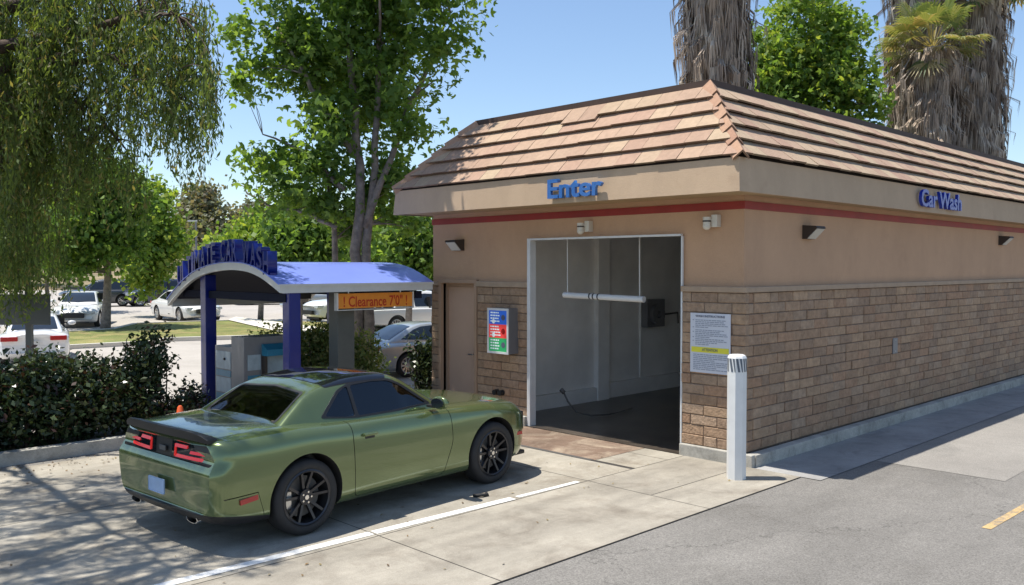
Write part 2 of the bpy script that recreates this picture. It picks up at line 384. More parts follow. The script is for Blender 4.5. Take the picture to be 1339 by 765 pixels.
# sparse lane edge line, in worn stretches
bm=bmesh.new()
def stripe(bm,x0,y0,x1,y1,w,z):
    d=Vector((x1-x0,y1-y0)).normalized(); n=Vector((-d.y,d.x))*w/2
    bm.faces.new([bm.verts.new((a,b,z)) for a,b in ((x0+n.x,y0+n.y),(x1+n.x,y1+n.y),(x1-n.x,y1-n.y),(x0-n.x,y0-n.y))])
stripe(bm,-12,7.05,4.74,6.71,.11,.008); stripe(bm,4.77,6.71,6.55,6.66,.11,.008); stripe(bm,6.62,6.665,7.6,6.65,.07,.008)
o=obj('lane_line',bm,M['paint_white']); o['kind']='structure'
bm=bmesh.new(); stripe(bm,9.05,2.74,14.2,2.62,.085,-.004); stripe(bm,2.5,2.9,6.5,2.8,.11,-.004)
o=obj('lane_marking',bm,M['paint_yellow']); o['kind']='structure'
# asphalt side: concrete gutter strip along the side of the building and lighter old patch
sheet('gutter_strip',[(9.69,4.72),(60,4.72),(60,5.6),(9.69,5.6)],.0,M['gutter'])
sheet('pavement_patch',[(11.2,3.2),(60,3.2),(60,4.71),(11.2,4.71)],-.004,ground_mat('patch_mat',(.285,.265,.235),(.2,.19,.17),speck=.22,speckscale=70,patch=.14,patchscale=.4))
# base curb round the building
bm=bmesh.new()
box(bm,9.66,9.74,5.60,6.68,-.01,.155,.012)
box(bm,9.745,34,5.585,5.72,-.01,.150,.012)
box(bm,9.66,9.74,9.56,12.05,-.01,.155,.012)
base_curb=bm
# planting kerb
bm=bmesh.new()
kp=[(-14,12.28),(3.6,12.22),(5.0,12.26),(5.6,12.5),(5.95,12.95),(6.1,13.6),(6.05,15.8)]
for a,b in zip(kp[:-1],kp[1:]):
    d=(Vector(b)-Vector(a)); n=Vector((-d.y,d.x)).normalized()*.16
    q=[(a[0],a[1]),(b[0],b[1]),(b[0]+n.x,b[1]+n.y),(a[0]+n.x,a[1]+n.y)]
    lo=[bm.verts.new((x,y,-.02)) for x,y in q]; hi=[bm.verts.new((x,y,.16)) for x,y in q]
    bm.faces.new(hi)
    for i in range(4): bm.faces.new((lo[i],lo[(i+1)%4],hi[(i+1)%4],hi[i]))
o=obj('planting_kerb',bm,M['curb']); o['kind']='structure'
sheet('planting_bed',[(-14,12.35),(3.6,12.3),(5.0,12.34),(5.55,12.6),(5.9,13.2),(5.95,15.8),(-14,15.8)],.09,M['soil'])
# grass island beyond the lane, with kerb and footpath
gi=[(-6,27.6),(6.5,28.6),(11.4,28.2),(12.2,29.0),(17,27.1),(19.0,26.2),(26,23.5),(29,25.5),(22.2,30.4),(18.2,36.5),(14.5,37.3),(12.6,34.6),(9.0,34.2),(-6,34.0)]
sheet('grass_island',gi,.10,M['grass'])
bm=bmesh.new()
for i in range(len(gi)):
    a=Vector(gi[i]); b=Vector(gi[(i+1)%len(gi)]); d=b-a; n=Vector((d.y,-d.x)).normalized()*.18
    q=[a,b,b+n,a+n]; lo=[bm.verts.new((p.x,p.y,-.02)) for p in q]; hi=[bm.verts.new((p.x,p.y,.13)) for p in q]
    bm.faces.new(hi)
    for k in range(4): bm.faces.new((lo[k],lo[(k+1)%4],hi[(k+1)%4],hi[k]))
o=obj('island_kerb',bm,M['walk']); o['kind']='structure'
sheet('footpath',[(19.6,38.6),(18.2,36.6),(16.2,28.6),(17.2,27.2),(18.3,28.0),(18.9,32.5)],.135,M['walk'])
# hill in the distance
v=[];f=[];nx,ny=50,16
for i in range(nx):
    for j in range(ny):
        a=R(5+i*3.0); rr=95+j*14
        x=rr*math.cos(a); y=rr*math.sin(a)
        h=(1-math.cos(math.pi*min(1,j/9)))*.5*(8+3*math.sin(i*.5)+2*math.sin(i*1.3+1))
        if j==0: h=-.5
        v.append((x,y,h))
for i in range(nx-1):
    for j in range(ny-1): f.append((i*ny+j,(i+1)*ny+j,(i+1)*ny+j+1,i*ny+j+1))
o=pyobj('hill',v,f,ground_mat('hill_mat',(.30,.22,.13),(.12,.13,.06),speck=.3,speckscale=2,patch=.3,patchscale=.08,stainpos=(.42,.6)),smooth=True); o['kind']='structure'

# ================= BUILDING =================
B=thing('carwash_building','tan stucco car wash building with block wainscot and tiled mansard roof','building',(9.72,5.72,0))
def bpart(name,bm,m,parent=B,**k):
    o=obj(name,bm,m,**k); 
    o.parent=parent; o.matrix_parent_inverse=Matrix.Translation((-9.72,-5.72,0)); return o
XF,YS,YL,XB=9.78,5.80,11.94,34.0
ZT=3.40
bm=bmesh.new()   # front wall around opening and door
T=.06
box(bm,XF,XF+T,YS,6.70,0,2.915); box(bm,XF,XF+T,6.70,9.50,2.915,ZT); box(bm,XF,XF+T,YS,6.70,2.915,ZT)
box(bm,XF,XF+T,9.50,10.80,0,ZT); box(bm,XF,XF+T,10.80,11.66,2.21,ZT); box(bm,XF,XF+T,11.66,YL,0,ZT)
bmesh.ops.remove_doubles(bm,verts=bm.verts[:],dist=.0005)
bpart('front_wall',bm,M['stucco'])
bpart('side_wall',bx(XF+T,XB,YS,YS+.2,0,ZT),M['stucco'])
bpart('side_wall',bx(XF+T,XB,YL-.2,YL,0,ZT),M['stucco'])
bpart('rear_wall',bx(XB-.3,XB,10.7,YL-.2,0,ZT),M['stucco'])
bpart('base_curb',base_curb,M['curb'])
bm=bmesh.new(); box(bm,XF-.016,XF,YS-.016,YL+.016,3.225,3.325); box(bm,XF,XB,YS-.016,YS,3.225,3.325); 
bpart('red_stripe',bm,M['red'])
# block wainscot, each course laid block by block
def blocks(along,fixed,a0,a1,z0,z1,out,holes=(),course=.1345,ln=.405,seedv=1):
    rn=random.Random(seedv); v=[];f=[];tint=[]
    n=int(round((z1-z0)/course)); h=(z1-z0)/n; g=.0045
    pal=[(.40,.265,.17),(.38,.25,.16),(.43,.29,.185),(.39,.245,.155),(.36,.245,.165),(.40,.28,.19)]
    for k in range(n):
        a=a0-(ln/2 if k%2 else 0)
        while a<a1-.01:
            b=a+ln*rn.choice((1,1,1,.5 if rn.random()<.3 else 1)); s,e=max(a,a0),min(b,a1); a=b
            if e-s<.04: continue
            zz0,zz1=z0+k*h,z0+(k+1)*h
            skip=False
            for (h0,h1,hz) in holes:
                if s<h1 and e>h0 and zz0<hz-.02:
                    if s<h0-.05: e=min(e,h0)
                    elif e>h1+.05: s=max(s,h1)
                    else: skip=True
            if skip or e-s<.03: continue
            d=out+rn.uniform(-.008,.006); i0=len(v)
            c=rn.choice(pal); m=rn.uniform(.82,1.0); c=tuple(x*m for x in c)
            nn=4
            js=[rn.uniform(-.0025,.0025) for _ in range(8)]
            P=[(s+g,zz0+g),(e-g,zz0+g),(e-g,zz1-g),(s+g,zz1-g)]
            P=[(p[0]+js[i],p[1]+js[i+4]) for i,p in enumerate(P)]
            bv=.008
            cx=(s+e)/2; cz=(zz0+zz1)/2
            for lev in range(3):
                for p in P:
                    if lev==0: off=-.03; q=p
                    elif lev==1: off=d-bv; q=p
                    else: off=d+rn.uniform(-.003,.003); q=(p[0]+(bv if p[0]<cx else -bv),p[1]+(bv if p[1]<cz else -bv))
                    v.append((fixed-off,q[0],q[1]) if along=='y' else (q[0],fixed-off,q[1]))
            for l in (0,1):
                for j in range(4):
                    jj=(j+1)%4; f.append((i0+l*4+j,i0+l*4+jj,i0+l*4+4+jj,i0+l*4+4+j)); tint.append(c)
            f.append((i0+8,i0+9,i0+10,i0+11)); tint.append(c)
    me=bpy.data.meshes.new('block_wainscot'); me.from_pydata(v,[],f)
    bm=bmesh.new(); bm.from_mesh(me); bmesh.ops.recalc_face_normals(bm,faces=bm.faces[:]); bm.to_mesh(me); bm.free()
    at=me.attributes.new('tint','FLOAT_COLOR','FACE'); at.data.foreach_set('color',np.array([(*t,1) for t in tint],dtype=np.float32).ravel())
    return me
def bl(name,me,m):
    o=link(name,me,m,B); o.matrix_parent_inverse=Matrix.Translation((-9.72,-5.72,0)); return o
bl('block_wainscot',blocks('y',XF,YS-.058,6.70,.155,2.17,.05,seedv=3),M['block'])
bl('block_wainscot',blocks('y',XF,9.56,10.74,.155,2.17,.05,seedv=5),M['block'])
bl('block_wainscot',blocks('y',XF,11.72,YL,.155,2.17,.05,seedv=6),M['block'])
bl('block_wainscot',blocks('x',YS,XF-.035,XB,.150,2.17,.05,seedv=4),M['block'])
bm=bmesh.new()
box(bm,XF-.036,XF-.002,YS-.036,6.698,.01,2.168); box(bm,XF-.036,XF-.002,9.562,10.738,.01,2.168); box(bm,XF-.036,XF-.002,11.722,YL,.01,2.168)
box(bm,XF-.002,XB,YS-.036,YS-.002,.01,2.168)
bpart('mortar_backing',bm,M['mortar'])
bm=bmesh.new()
box(bm,XF-.075,XF,YS-.075,6.70,2.17,2.245,.01); box(bm,XF-.075,XF,9.56,10.74,2.17,2.26,.01); box(bm,XF-.075,XF,11.72,YL+.03,2.17,2.245,.01)
box(bm,XF+.001,XB,YS-.075,YS,2.172,2.243,.01)
bpart('wainscot_cap',bm,M['cap'])
# eave: soffit + fascia
ex0,ey0,eyl=9.08,5.45,12.16
bm=bmesh.new(); box(bm,ex0+.03,XB+.5,ey0+.03,eyl-.03,3.40,3.44)
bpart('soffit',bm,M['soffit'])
bm=bmesh.new()
def ring(x,y,yl,z): return [(XB+.5,y,z),(x,y,z),(x,yl,z),(XB+.5,yl,z)]
r0=[bm.verts.new(p) for p in ring(ex0,ey0,eyl,3.385)]; r1=[bm.verts.new(p) for p in ring(ex0+.03,ey0+.03,eyl-.03,3.79)]
ri=[bm.verts.new(p) for p in ring(ex0+.05,ey0+.05,eyl-.05,3.385)]
for i in range(3): bm.faces.new((r0[i],r0[i+1],r1[i+1],r1[i])); bm.faces.new((ri[i],ri[i+1],r0[i+1],r0[i]))
bpart('fascia',bm,M['fascia'])
# mansard tile courses
tv=[];tf=[];tt=[]
def course_face(lo0,lo1,up0,up1,ncourse,seedv,tw=.33,pink=.5):
    rn=random.Random(seedv)
    lo0,lo1,up0,up1=map(Vector,(lo0,lo1,up0,up1))
    along=(lo1-lo0); Ln=along.length; along.normalize()
    slope=(up0-lo0)-along*((up0-lo0).dot(along)); Hs=slope.length; sd=slope.normalized()
    nrm=along.cross(sd); 
    if nrm.z<0: nrm=-nrm
    a_up0=(up0-lo0).dot(along); a_up1=(up1-lo0).dot(along)
    for k in range(ncourse):
        t0=k/ncourse; t1=min(1,(k+1.12)/ncourse)
        u0=lambda t:a_up0*t; u1=lambda t:Ln+(a_up1-Ln)*t
        a=u0(t0)-rn.uniform(0,tw)
        rowc=rn.uniform(.94,1.05)
        while a<u1(t0):
            b=a+tw; s=a+.003; e=b-.003; a=b
            q=[]
            for (uu,t) in ((s,t0),(e,t0),(e,t1),(s,t1)):
                uu=min(max(uu,u0(t)),u1(t)); q.append((uu,t))
            if q[1][0]-q[0][0]<.02 and q[2][0]-q[3][0]<.02: continue
            up=rn.uniform(-.006,.006); skew=rn.uniform(-.004,.004)
            if pink>.4 and k==ncourse-1 and abs((q[0][0]+q[1][0])/2-Ln*.56)<.25: skew=.02; dn=.07
            else: dn=0
            c=rn.choice([(.385,.26,.185),(.40,.275,.195),(.41,.285,.20),(.38,.25,.18)] if rn.random()<pink else [(.43,.325,.22),(.43,.315,.215),(.42,.305,.21)])
            m=rn.uniform(.97,1.03)*rowc; c=tuple(x*m for x in c)
            i0=len(tv)
            lift_lo=.086+up; th=.028
            P=[]
            for j,(uu,t) in enumerate(q):
                base=lo0+along*uu+sd*(Hs*t-(dn+.012+skew if j<2 else 0))
                l=(lift_lo if j<2 else .022)
                P.append((base+nrm*l,base+nrm*(l-th)))
            for p,_ in P: tv.append(p)
            for _,p in P: tv.append(p)
            for fc in ((0,1,2,3),(7,6,5,4),(0,4,5,1),(1,5,6,2),(2,6,7,3),(3,7,4,0)):
                tf.append(tuple(i0+x for x in fc)); tt.append(c if fc!=(0,4,5,1) else tuple(x*.5 for x in c))  # lower edge tinted darker: shadow line between courses put into the colour
C0=Vector((ex0+.065,ey0+.03,3.79)); C1=Vector((9.95,6.42,4.86))
Lf0=Vector((ex0+.065,eyl-.03,3.79)); Lf1=Vector((9.95,10.98,4.86))
course_face(Lf0,C0,Lf1,C1,5,11,pink=.8)
course_face(C0,(XB+.5,ey0+.03,3.79),C1,(XB+.5,6.42,4.86),5,12,pink=.45)
course_face((XB+.5,eyl-.03,3.79),Lf0,(XB+.5,10.98,4.86),Lf1,5,13,pink=.8)
me=bpy.data.meshes.new('roof_tiles'); me.from_pydata([tuple(p) for p in tv],[],tf)
bm=bmesh.new(); bm.from_mesh(me); bmesh.ops.recalc_face_normals(bm,faces=bm.faces[:]); bm.to_mesh(me); bm.free()
at=me.attributes.new('tint','FLOAT_COLOR','FACE'); at.data.foreach_set('color',np.array([(*t,1) for t in tt],dtype=np.float32).ravel())
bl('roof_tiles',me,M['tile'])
bm=bmesh.new()
lo=[bm.verts.new(p) for p in ring(ex0+.04,ey0+.04,eyl-.04,3.785)]; hi=[bm.verts.new(p) for p in ring(9.96,6.43,10.97,4.85)]
for i in range(3): bm.faces.new((lo[i],lo[i+1],hi[i+1],hi[i]))
bm.faces.new(hi[::-1])
bpart('roof_deck',bm,M['under'])
# dark metal coping along the top of the mansard
bm=bmesh.new()
box(bm,9.93,10.13,6.40,11.0,4.84,4.955); box(bm,10.13,XB+.5,6.40,6.60,4.84,4.955); box(bm,10.13,XB+.5,10.80,11.0,4.84,4.955)
bpart('roof_coping',bm,M['roof_dark'])
bpart('roof_surface',bx(10.13,XB+.5,6.60,10.80,4.80,4.84),M['roof_flat'])
# hip caps
hv=[];hf=[];ht=[]
def hip(a,b,s1,s2,n=6):
    a,b=Vector(a),Vector(b); d=(b-a); ln=d.length; d.normalize(); rn=random.Random(9)
    s1=Vector(s1); s2=Vector(s2)
    w1=(s1-d*s1.dot(d)).normalized(); w2=(s2-d*s2.dot(d)).normalized(); up=-(w1+w2).normalized()
    if up.z<0: up=-up
    for k in range(n):
        p0=a+d*(ln*k/n-.03); p1=a+d*(ln*(k+1.15)/n)
        i0=len(hv); l0=.125; l1=.085; w=.115
        c=rn.choice([(.42,.255,.17),(.45,.28,.185),(.39,.23,.155)])
        for p,l in ((p0,l0),(p1,l1)):
            hv.extend([p+w1*w+up*(l-.05),p+up*l,p+w2*w+up*(l-.05),p+w1*w+up*(l-.085),p+up*(l-.035),p+w2*w+up*(l-.085)])
        for fc in ((0,1,7,6),(1,2,8,7),(3,4,10,9),(4,5,11,10),(0,3,4,1),(1,4,5,2),(0,6,9,3),(2,5,11,8)):
            hf.append(tuple(i0+x for x in fc)); ht.append(c if fc not in((0,3,4,1),(1,4,5,2)) else tuple(x*.5 for x in c))  # lower ends of the caps get the overlap shade painted into their tint
for args in ((C0,C1,(0,1,0),(1,0,0)),(Lf0,Lf1,(0,-1,0),(1,0,0))):
    hv.clear(); hf.clear(); ht.clear(); hip(*args)
    me=bpy.data.meshes.new('hip_tiles'); me.from_pydata([tuple(p) for p in hv],[],hf)
    bm=bmesh.new(); bm.from_mesh(me); bmesh.ops.recalc_face_normals(bm,faces=bm.faces[:]); bm.to_mesh(me); bm.free()
    at=me.attributes.new('tint','FLOAT_COLOR','FACE'); at.data.foreach_set('color',np.array([(*t,1) for t in ht],dtype=np.float32).ravel())
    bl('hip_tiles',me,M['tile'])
# personnel door
d=bpart('door',bx(9.86,9.91,10.86,11.60,.02,2.15),M['door'])
h=obj('handle',tube(tube(bmesh.new(),[(9.86,10.93,1.02),(9.79,10.93,1.02)],.014),[(9.79,10.93,1.02),(9.79,11.03,1.02)],.012),M['steel'],d)
bm=bmesh.new(); box(bm,9.715,9.88,10.74,10.80,0,2.285); box(bm,9.715,9.88,11.66,11.72,0,2.285); box(bm,9.715,9.88,10.80,11.66,2.22,2.285)
box(bm,9.83,9.93,10.80,10.86,0,2.22); box(bm,9.83,9.93,11.60,11.66,0,2.22); box(bm,9.83,9.93,10.86,11.60,2.155,2.22)
bpart('door_frame',bm,M['frame_brown'])
# wash bay opening frame
bm=bmesh.new(); box(bm,9.71,9.845,9.492,9.56,0,2.935,.006); box(bm,9.70,9.76,6.70,9.49,2.905,2.935,.004); box(bm,9.725,9.76,6.685,6.71,0,2.905,.003)
bpart('bay_frame',bm,M['white_metal'])
# interior
IY=10.5
bm=bmesh.new()
box(bm,9.92,12.45,IY,IY+.12,.26,3.15); box(bm,12.45,12.78,IY-.10,IY+.12,0,3.15,.01); box(bm,12.78,18.9,IY+.06,IY+.14,.30,3.15); box(bm,18.9,19.3,IY-.12,IY+.12,0,3.15,.01)
box(bm,19.3,XB-.4,IY+.06,IY+.14,.0,3.15); box(bm,13.9,13.96,IY+.03,IY+.06,.3,3.1)
bpart('bay_wall',bm,M['inner'])
bpart('bay_wall',bx(9.92,XB-.4,6.02,6.10,0,3.15),M['inner'])
bm=bmesh.new(); box(bm,9.92,12.44,IY-.08,IY+.12,0,.255,.01); box(bm,12.79,18.88,IY-.02,IY+.14,0,.295,.01)
bpart('bay_wall_base',bm,M['inner'])
bpart('bay_ceiling',bx(9.91,XB-.4,6.1,IY+.14,3.16,3.22),M['inner_dark'])
bpart('bay_floor',bx(9.69,XB,6.1,IY+.14,-.05,.011),M['wetfloor'])
bpart('rear_lining',bx(9.845,9.855,9.60,IY,0,3.15),M['inner'])
# ================= FIXTURES ON THE BUILDING =================
def MX(rz=0): return Matrix.Rotation(rz,4,'Z')@Matrix.Rotation(R(90),4,'X')
def lettering(name,label,text,center,width,height,extr,m,face,off=.0,group=None):
    """raised letters; face 'x' looks towards -x, 'y' looks towards -y"""
    t=thing(name,label,'lettering',center,-R(90) if face=='x' else 0)
    # measure advances
    def ext(s):
        me=textmesh(s,1,.01,off); c=np.empty(len(me.vertices)*3); me.vertices.foreach_get('co',c); c=c.reshape(-1,3); bpy.data.meshes.remove(me); return c[:,0].min(),c[:,0].max(),c[:,1].min(),c[:,1].max()
    x0,x1,y0,y1=ext(text); sx=width/(x1-x0); sy=height/(y1-y0)
    for i,ch in enumerate(text):
        if ch==' ': continue
        right=ext(text[:i+1])[1]; 
        me=textmesh(ch,1,.5,off); c=np.empty(len(me.vertices)*3); me.vertices.foreach_get('co',c); c=c.reshape(-1,3)
        c[:,0]+=right-c[:,0].max(); c[:,0]=(c[:,0]-(x0+x1)/2)*sx; c[:,1]=(c[:,1]-y0)*sy; c[:,2]*=extr
        v=np.stack([c[:,0],-c[:,2],c[:,1]],1)
        me.vertices.foreach_set('co',v.ravel()); me.update()
        link('letter',me,m,t)
    return t
lettering('raised_lettering','blue raised letters reading Enter on the sunlit front fascia','Enter',(9.03,7.97,3.45),.99,.27,.05,M['blue_letter'],'x',.022)
lettering('raised_lettering','dark blue raised letters reading Car Wash on the side fascia','Car Wash',(15.3,5.40,3.46),1.80,.28,.05,M['blue_letter2'],'y',.022)
def walllamp(label,loc,rz):
    t=thing('wall_lamp',label,'wall lamp',loc,rz,'wall pack lamps under the eave')
    # local: -y is outward
    bm=prism([(0,.10),(-.20,.085),(-.215,.06),(-.06,-.09),(0,-.09)],'x',-.13,.13)
    obj('housing',bm,M['lamp_dark'],t)
    bm=prism([(-.200,.050),(-.212,.045),(-.075,-.088),(-.063,-.082)],'x',-.112,.112); obj('lens',bm,M['lamp_glass'],t)
    return t
walllamp('wall lamp on the front wall above the brown door',(9.78,11.24,2.86),R(-90))
walllamp('wall lamp on the side wall nearest the building corner',(11.42,5.80,2.97),0)
walllamp('wall lamp far along the side wall past the Car Wash letters',(19.75,5.80,3.03),0)
def camera(label,y):
    t=thing('security_camera',label,'camera',(9.78,y,3.08),R(-90),'white security cameras on the front wall')
    obj('mount',bx(.0,.085,-.10,0,-.075,.085,.008),M['cream'],t)
    bm=bmesh.new(); tube(bm,[(.03,-.05,.02),(-.03,-.11,.02)],.022)
    tube(bm,[(-.045,-.13,-.06),(-.045,-.13,.055)],[.05,.05],14)
    obj('camera_body',bm,M['cream'],t,angle=40)
    bm=bmesh.new(); bmesh.ops.create_uvsphere(bm,u_segments=16,v_segments=10,radius=.052,matrix=Matrix.Translation((-.045,-.13,-.06))); obj('dome',bm,M['cream'],t,smooth=True)
    bm=bmesh.new(); lathe(bm,[(.0515,-.008),(.0535,-.008),(.0535,.012),(.0515,.012)],20,Matrix.Translation((-.045,-.13,.0))@Matrix.Rotation(R(90),4,'X'),close=True); obj('dark_band',bm,M['lamp_dark'],t)
camera('white camera on the front wall above the bay opening',8.36)
camera('white camera on the front wall near the corner',6.22)
# backlit wash menu box
t=thing('menu_board','lit menu box with blue red and green panels left of the wash bay','menu sign',(9.73,10.02,1.12),R(-90))
obj('box_case',bx(-.24,.24,-.20,.02,0,.72,.008),M['grey_metal'],t)
bm=bmesh.new()
for a in ((-.24,-.205,0,.72),(.205,.24,0,.72),(-.205,.205,0,.035),(-.205,.205,.685,.72)): box(bm,a[0],a[1],-.215,-.20,a[2],a[3])
obj('box_frame',bm,M['white_metal'],t)
for i,(k,z0,z1) in enumerate((('scr_green',.035,.25),('scr_red',.25,.465),('scr_blue',.465,.685))):
    p=obj('panel',bx(-.205,.205,-.206,-.201,z0,z1),M[k],t)
    bm=bmesh.new(); rn=random.Random(i)
    for j in range(4):
        zz=z1-.035-j*.045; xx=-.17
        while xx<.02:
            w=rn.uniform(.02,.055); box(bm,xx,xx+w,-.209,-.2065,zz-.012,zz+.010); xx+=w+.012
    bmesh.ops.create_circle(bm,cap_ends=True,segments=16,radius=.035,matrix=Matrix.Translation((-.10,-.2085,z0+.045))@Matrix.Rotation(R(90),4,'X')) if i else None
    obj('panel_marks',bm,M['scr_white'],p)
    bm=bmesh.new(); bmesh.ops.create_circle(bm,cap_ends=True,segments=18,radius=.045,matrix=Matrix.Translation((.12,-.2085,(z0+z1)/2))@Matrix.Rotation(R(90),4,'X')); obj('panel_mark',bm,M['ink'] if i!=1 else M['red_light'],p)
# instructions sign
t=thing('instruction_sign','white wash instruction sign with a yellow attention band on the front wall','sign',(9.722,6.245,1.12),R(-90))
W=.30;H=.775
obj('sign_panel',bx(-W,W,-.012,0,0,H,.003),M['sign_white'],t)
obj('attention_band',bx(-W+.02,W-.02,-.0145,-.0125,.265,.335),M['yellow'],t)
def flat_text(s,w,h,x,z,m,parent,y=-.016,name='sign_text'):
    me=fit_text(s,w,h,.001,.012); c=np.empty(len(me.vertices)*3); me.vertices.foreach_get('co',c); c=c.reshape(-1,3)
    v=np.stack([c[:,0]+x,-c[:,2]+y,c[:,1]+z],1); me.vertices.foreach_set('co',v.ravel()); me.update(); return link(name,me,m,parent)
flat_text('WASH INSTRUCTIONS',.44,.028,0,.722,M['ink'],t)
flat_text('ATTENTION',.23,.036,0,.283,M['ink'],t,-.0165)
bm=bmesh.new(); rn=random.Random(4)
for z,x1 in [(.685,.24),(.662,.2),(.639,.22),(.616,.24),(.592,-.05),(.555,.21),(.532,.12),(.509,.2),(.486,.23),(.463,.0),(.438,.2),(.415,.24),(.392,.1),(.368,-.05)]:
    x=-.22
    while x<x1:
        w=rn.uniform(.02,.07); box(bm,x,min(x+w,.26),-.0150,-.0130,z-.006,z+.005); x+=w+.010
    if rn.random()<.5: box(bm,-.262,-.242,-.0150,-.0130,z-.006,z+.005)
for k in range(9):
    z=.235-k*.024; x=-.25
    while x<(.25 if k%4!=3 else .05):
        w=rn.uniform(.02,.08); box(bm,x,min(x+w,.268),-.0150,-.0130,z-.006,z+.005); x+=w+.010
obj('sign_text',bm,M['ink_soft'],t)
# hanging clearance bar just inside the opening
t=thing('clearance_bar','white clearance tube hung on two cords inside the bay opening','clearance bar',(9.98,0,0))
bm=bmesh.new(); tube(bm,[(0,9.02,2.065),(0,7.50,2.035)],.045,14); obj('tube',bm,M['white_metal'],t,angle=40)
bm=bmesh.new()
bm.free()
for y in (8.42,8.49,8.33):
    bm=bmesh.new(); lathe(bm,[(.046,-.012),(.0475,-.012),(.0475,.012),(.046,.012)],16,Matrix.Translation((0,y,2.0395+(y-7.5)*.0197-.003)),close=True); obj('tape_band',bm,M['black'],t)
for y,z in ((8.95,2.10),(7.58,2.08)):
    bm=bmesh.new(); tube(bm,[(0,y,z),(0,y+.01,3.15)],.007,6); obj('cord',bm,M['white_metal'],t)
# equipment inside the bay
t=thing('control_box','pale electrical box with conduit on the inner bay wall','control box',(0,0,0))
obj('case',bx(15.6,16.15,10.35,10.55,1.55,2.35,.01),M['white_metal'],t)
obj('conduit',tube(bmesh.new(),[(15.75,10.48,2.35),(15.75,10.48,3.15)],.03),M['white_metal'],t); obj('conduit',tube(bmesh.new(),[(15.75,10.48,1.55),(15.75,10.48,1.05)],.025),M['white_metal'],t)
t=thing('hose_reel','dark hose reel bracket on the inner bay wall','hose reel',(14.2,10.40,1.55))
obj('bracket',bx(-.28,.30,-.02,.14,-.25,.30,.01),M['grey_metal'],t)
bm=bmesh.new(); lathe(bm,[(.08,-.10),(.20,-.10),(.20,-.02),(.08,-.02)],24,close=True); obj('drum',bm,M['grey_metal'],t)
bm=bmesh.new(); tube(bm,[(.2,-.1,0),(.6,-.12,.02),(.62,-.12,-.2)],.018); obj('arm',bm,M['pipe'],t)
bm=bmesh.new()
pts=[(10.55,9.55,.46),(10.60,9.50,.30),(10.72,9.42,.12),(10.95,9.30,.05),(11.3,9.2,.04),(11.75,9.25,.04),(12.1,9.35,.04)]
tube(bm,pts,.014,8); tube(bm,[(10.52,9.58,.5),(10.56,9.54,.44)],.035,8)
o=obj('hose',bm,M['pipe'],None,smooth=True); tag(o,'black hose lying on the wet bay floor with its end raised','hose')
t=thing('water_valve','pair of dark round pipe stubs low on the block wall','pipe stub',(9.73,10.18,.47))
for yy in (-.06,.06):
    bm=bmesh.new(); tube(bm,[(.0,yy,0),(-.09,yy,0)],.045,14); obj('pipe_stub',bm,M['black'],t,angle=40)
t=thing('wall_vent','small grey metal cover plate on the side block wall','cover plate',(14.34,5.745,1.22))
obj('plate',bx(-.09,.09,-.012,.01,-.13,.12,.004),M['grey_metal'],t)
for zz in (-.09,.09):
    bm=bmesh.new(); tube(bm,[(0,-.013,zz),(0,-.018,zz)],.009,8); obj('screw',bm,M['steel'],t)
# ================= BOLLARD =================
t=thing('bollard','white plastic bollard with a grey striped band beside the building corner','bollard',(9.06,5.455,0))
bm=bmesh.new()
rr=.112; prof=[(rr,.004),(rr,1.43),(rr-.012,1.455),(rr-.03,1.468)]
seg=8; rings=[]
for r,z in prof: rings.append([bm.verts.new((r*math.cos(2*math.pi*(k+.5)/seg),r*math.sin(2*math.pi*(k+.5)/seg),z)) for k in range(seg)])
for i in range(len(rings)-1):
    for k in range(seg): bm.faces.new((rings[i][k],rings[i][(k+1)%seg],rings[i+1][(k+1)%seg],rings[i+1][k]))
bm.faces.new(rings[-1])
obj('sleeve',bm,M['bollard'],t)
bm=bmesh.new(); 
for k in range(seg):
    a0=2*math.pi*(k+.5)/seg; a1=2*math.pi*(k+1.5)/seg
    for s in range(2):
        f0,f1=s*.5+.06,s*.5+.36
        def pt(f,z): 
            p=Vector((math.cos(a0),math.sin(a0)))*(1-f)+Vector((math.cos(a1),math.sin(a1)))*f; p*=rr+.0025; return bm.verts.new((p.x,p.y,z))
        sh=.30
        zt,zb=1.425,1.27
        a=min(1,f0+sh); b=min(1,f1+sh)
        bm.faces.new((pt(f0,zt),pt(f1,zt),pt(b,zb),pt(a,zb)))
obj('band_stripe',bm,M['refl_grey'],t)
# ================= CANOPY =================
t=thing('canopy','blue arched metal canopy on blue posts over the pay terminal','canopy',(0,0,0))
prof=[(15.12,1.93),(14.85,2.08),(14.45,2.27),(14.02,2.42),(13.55,2.51),(13.05,2.555),(12.6,2.56),(12.2,2.53),(11.85,2.455),(11.55,2.35),(11.27,2.235)]
prof=cr_curve(prof,4)
x0,x1=6.40,9.22
def extr(prof,x0,x1,d,n=1):
    bm=bmesh.new(); A=[];Bv=[]
    up=[(y,z) for y,z in prof]; dn=[(y,z-d) for y,z in prof][::-1]
    poly=up+dn
    A=[bm.verts.new((x0,y,z)) for y,z in poly]; Bv=[bm.verts.new((x1,y,z)) for y,z in poly]
    N=len(poly); h=len(prof)
    for i in range(N): bm.faces.new((A[i],A[(i+1)%N],Bv[(i+1)%N],Bv[i]))
    for i in range(h-1):
        bm.faces.new((A[i],A[i+1],A[N-2-i],A[N-1-i])); bm.faces.new((Bv[i],Bv[i+1],Bv[N-2-i],Bv[N-1-i]))
    return bm
up=[(y,z+.012) for y,z in prof]
obj('roof_sheet',extr(up,x0-.02,x1+.02,.012),M['blue_roof'],t,angle=30)
obj('front_fascia',extr(prof,x0,x0+.06,.115),M['canopy_white'],t,angle=30)
obj('rear_fascia',extr(prof,x1-.06,x1,.115),M['canopy_white'],t,angle=30)
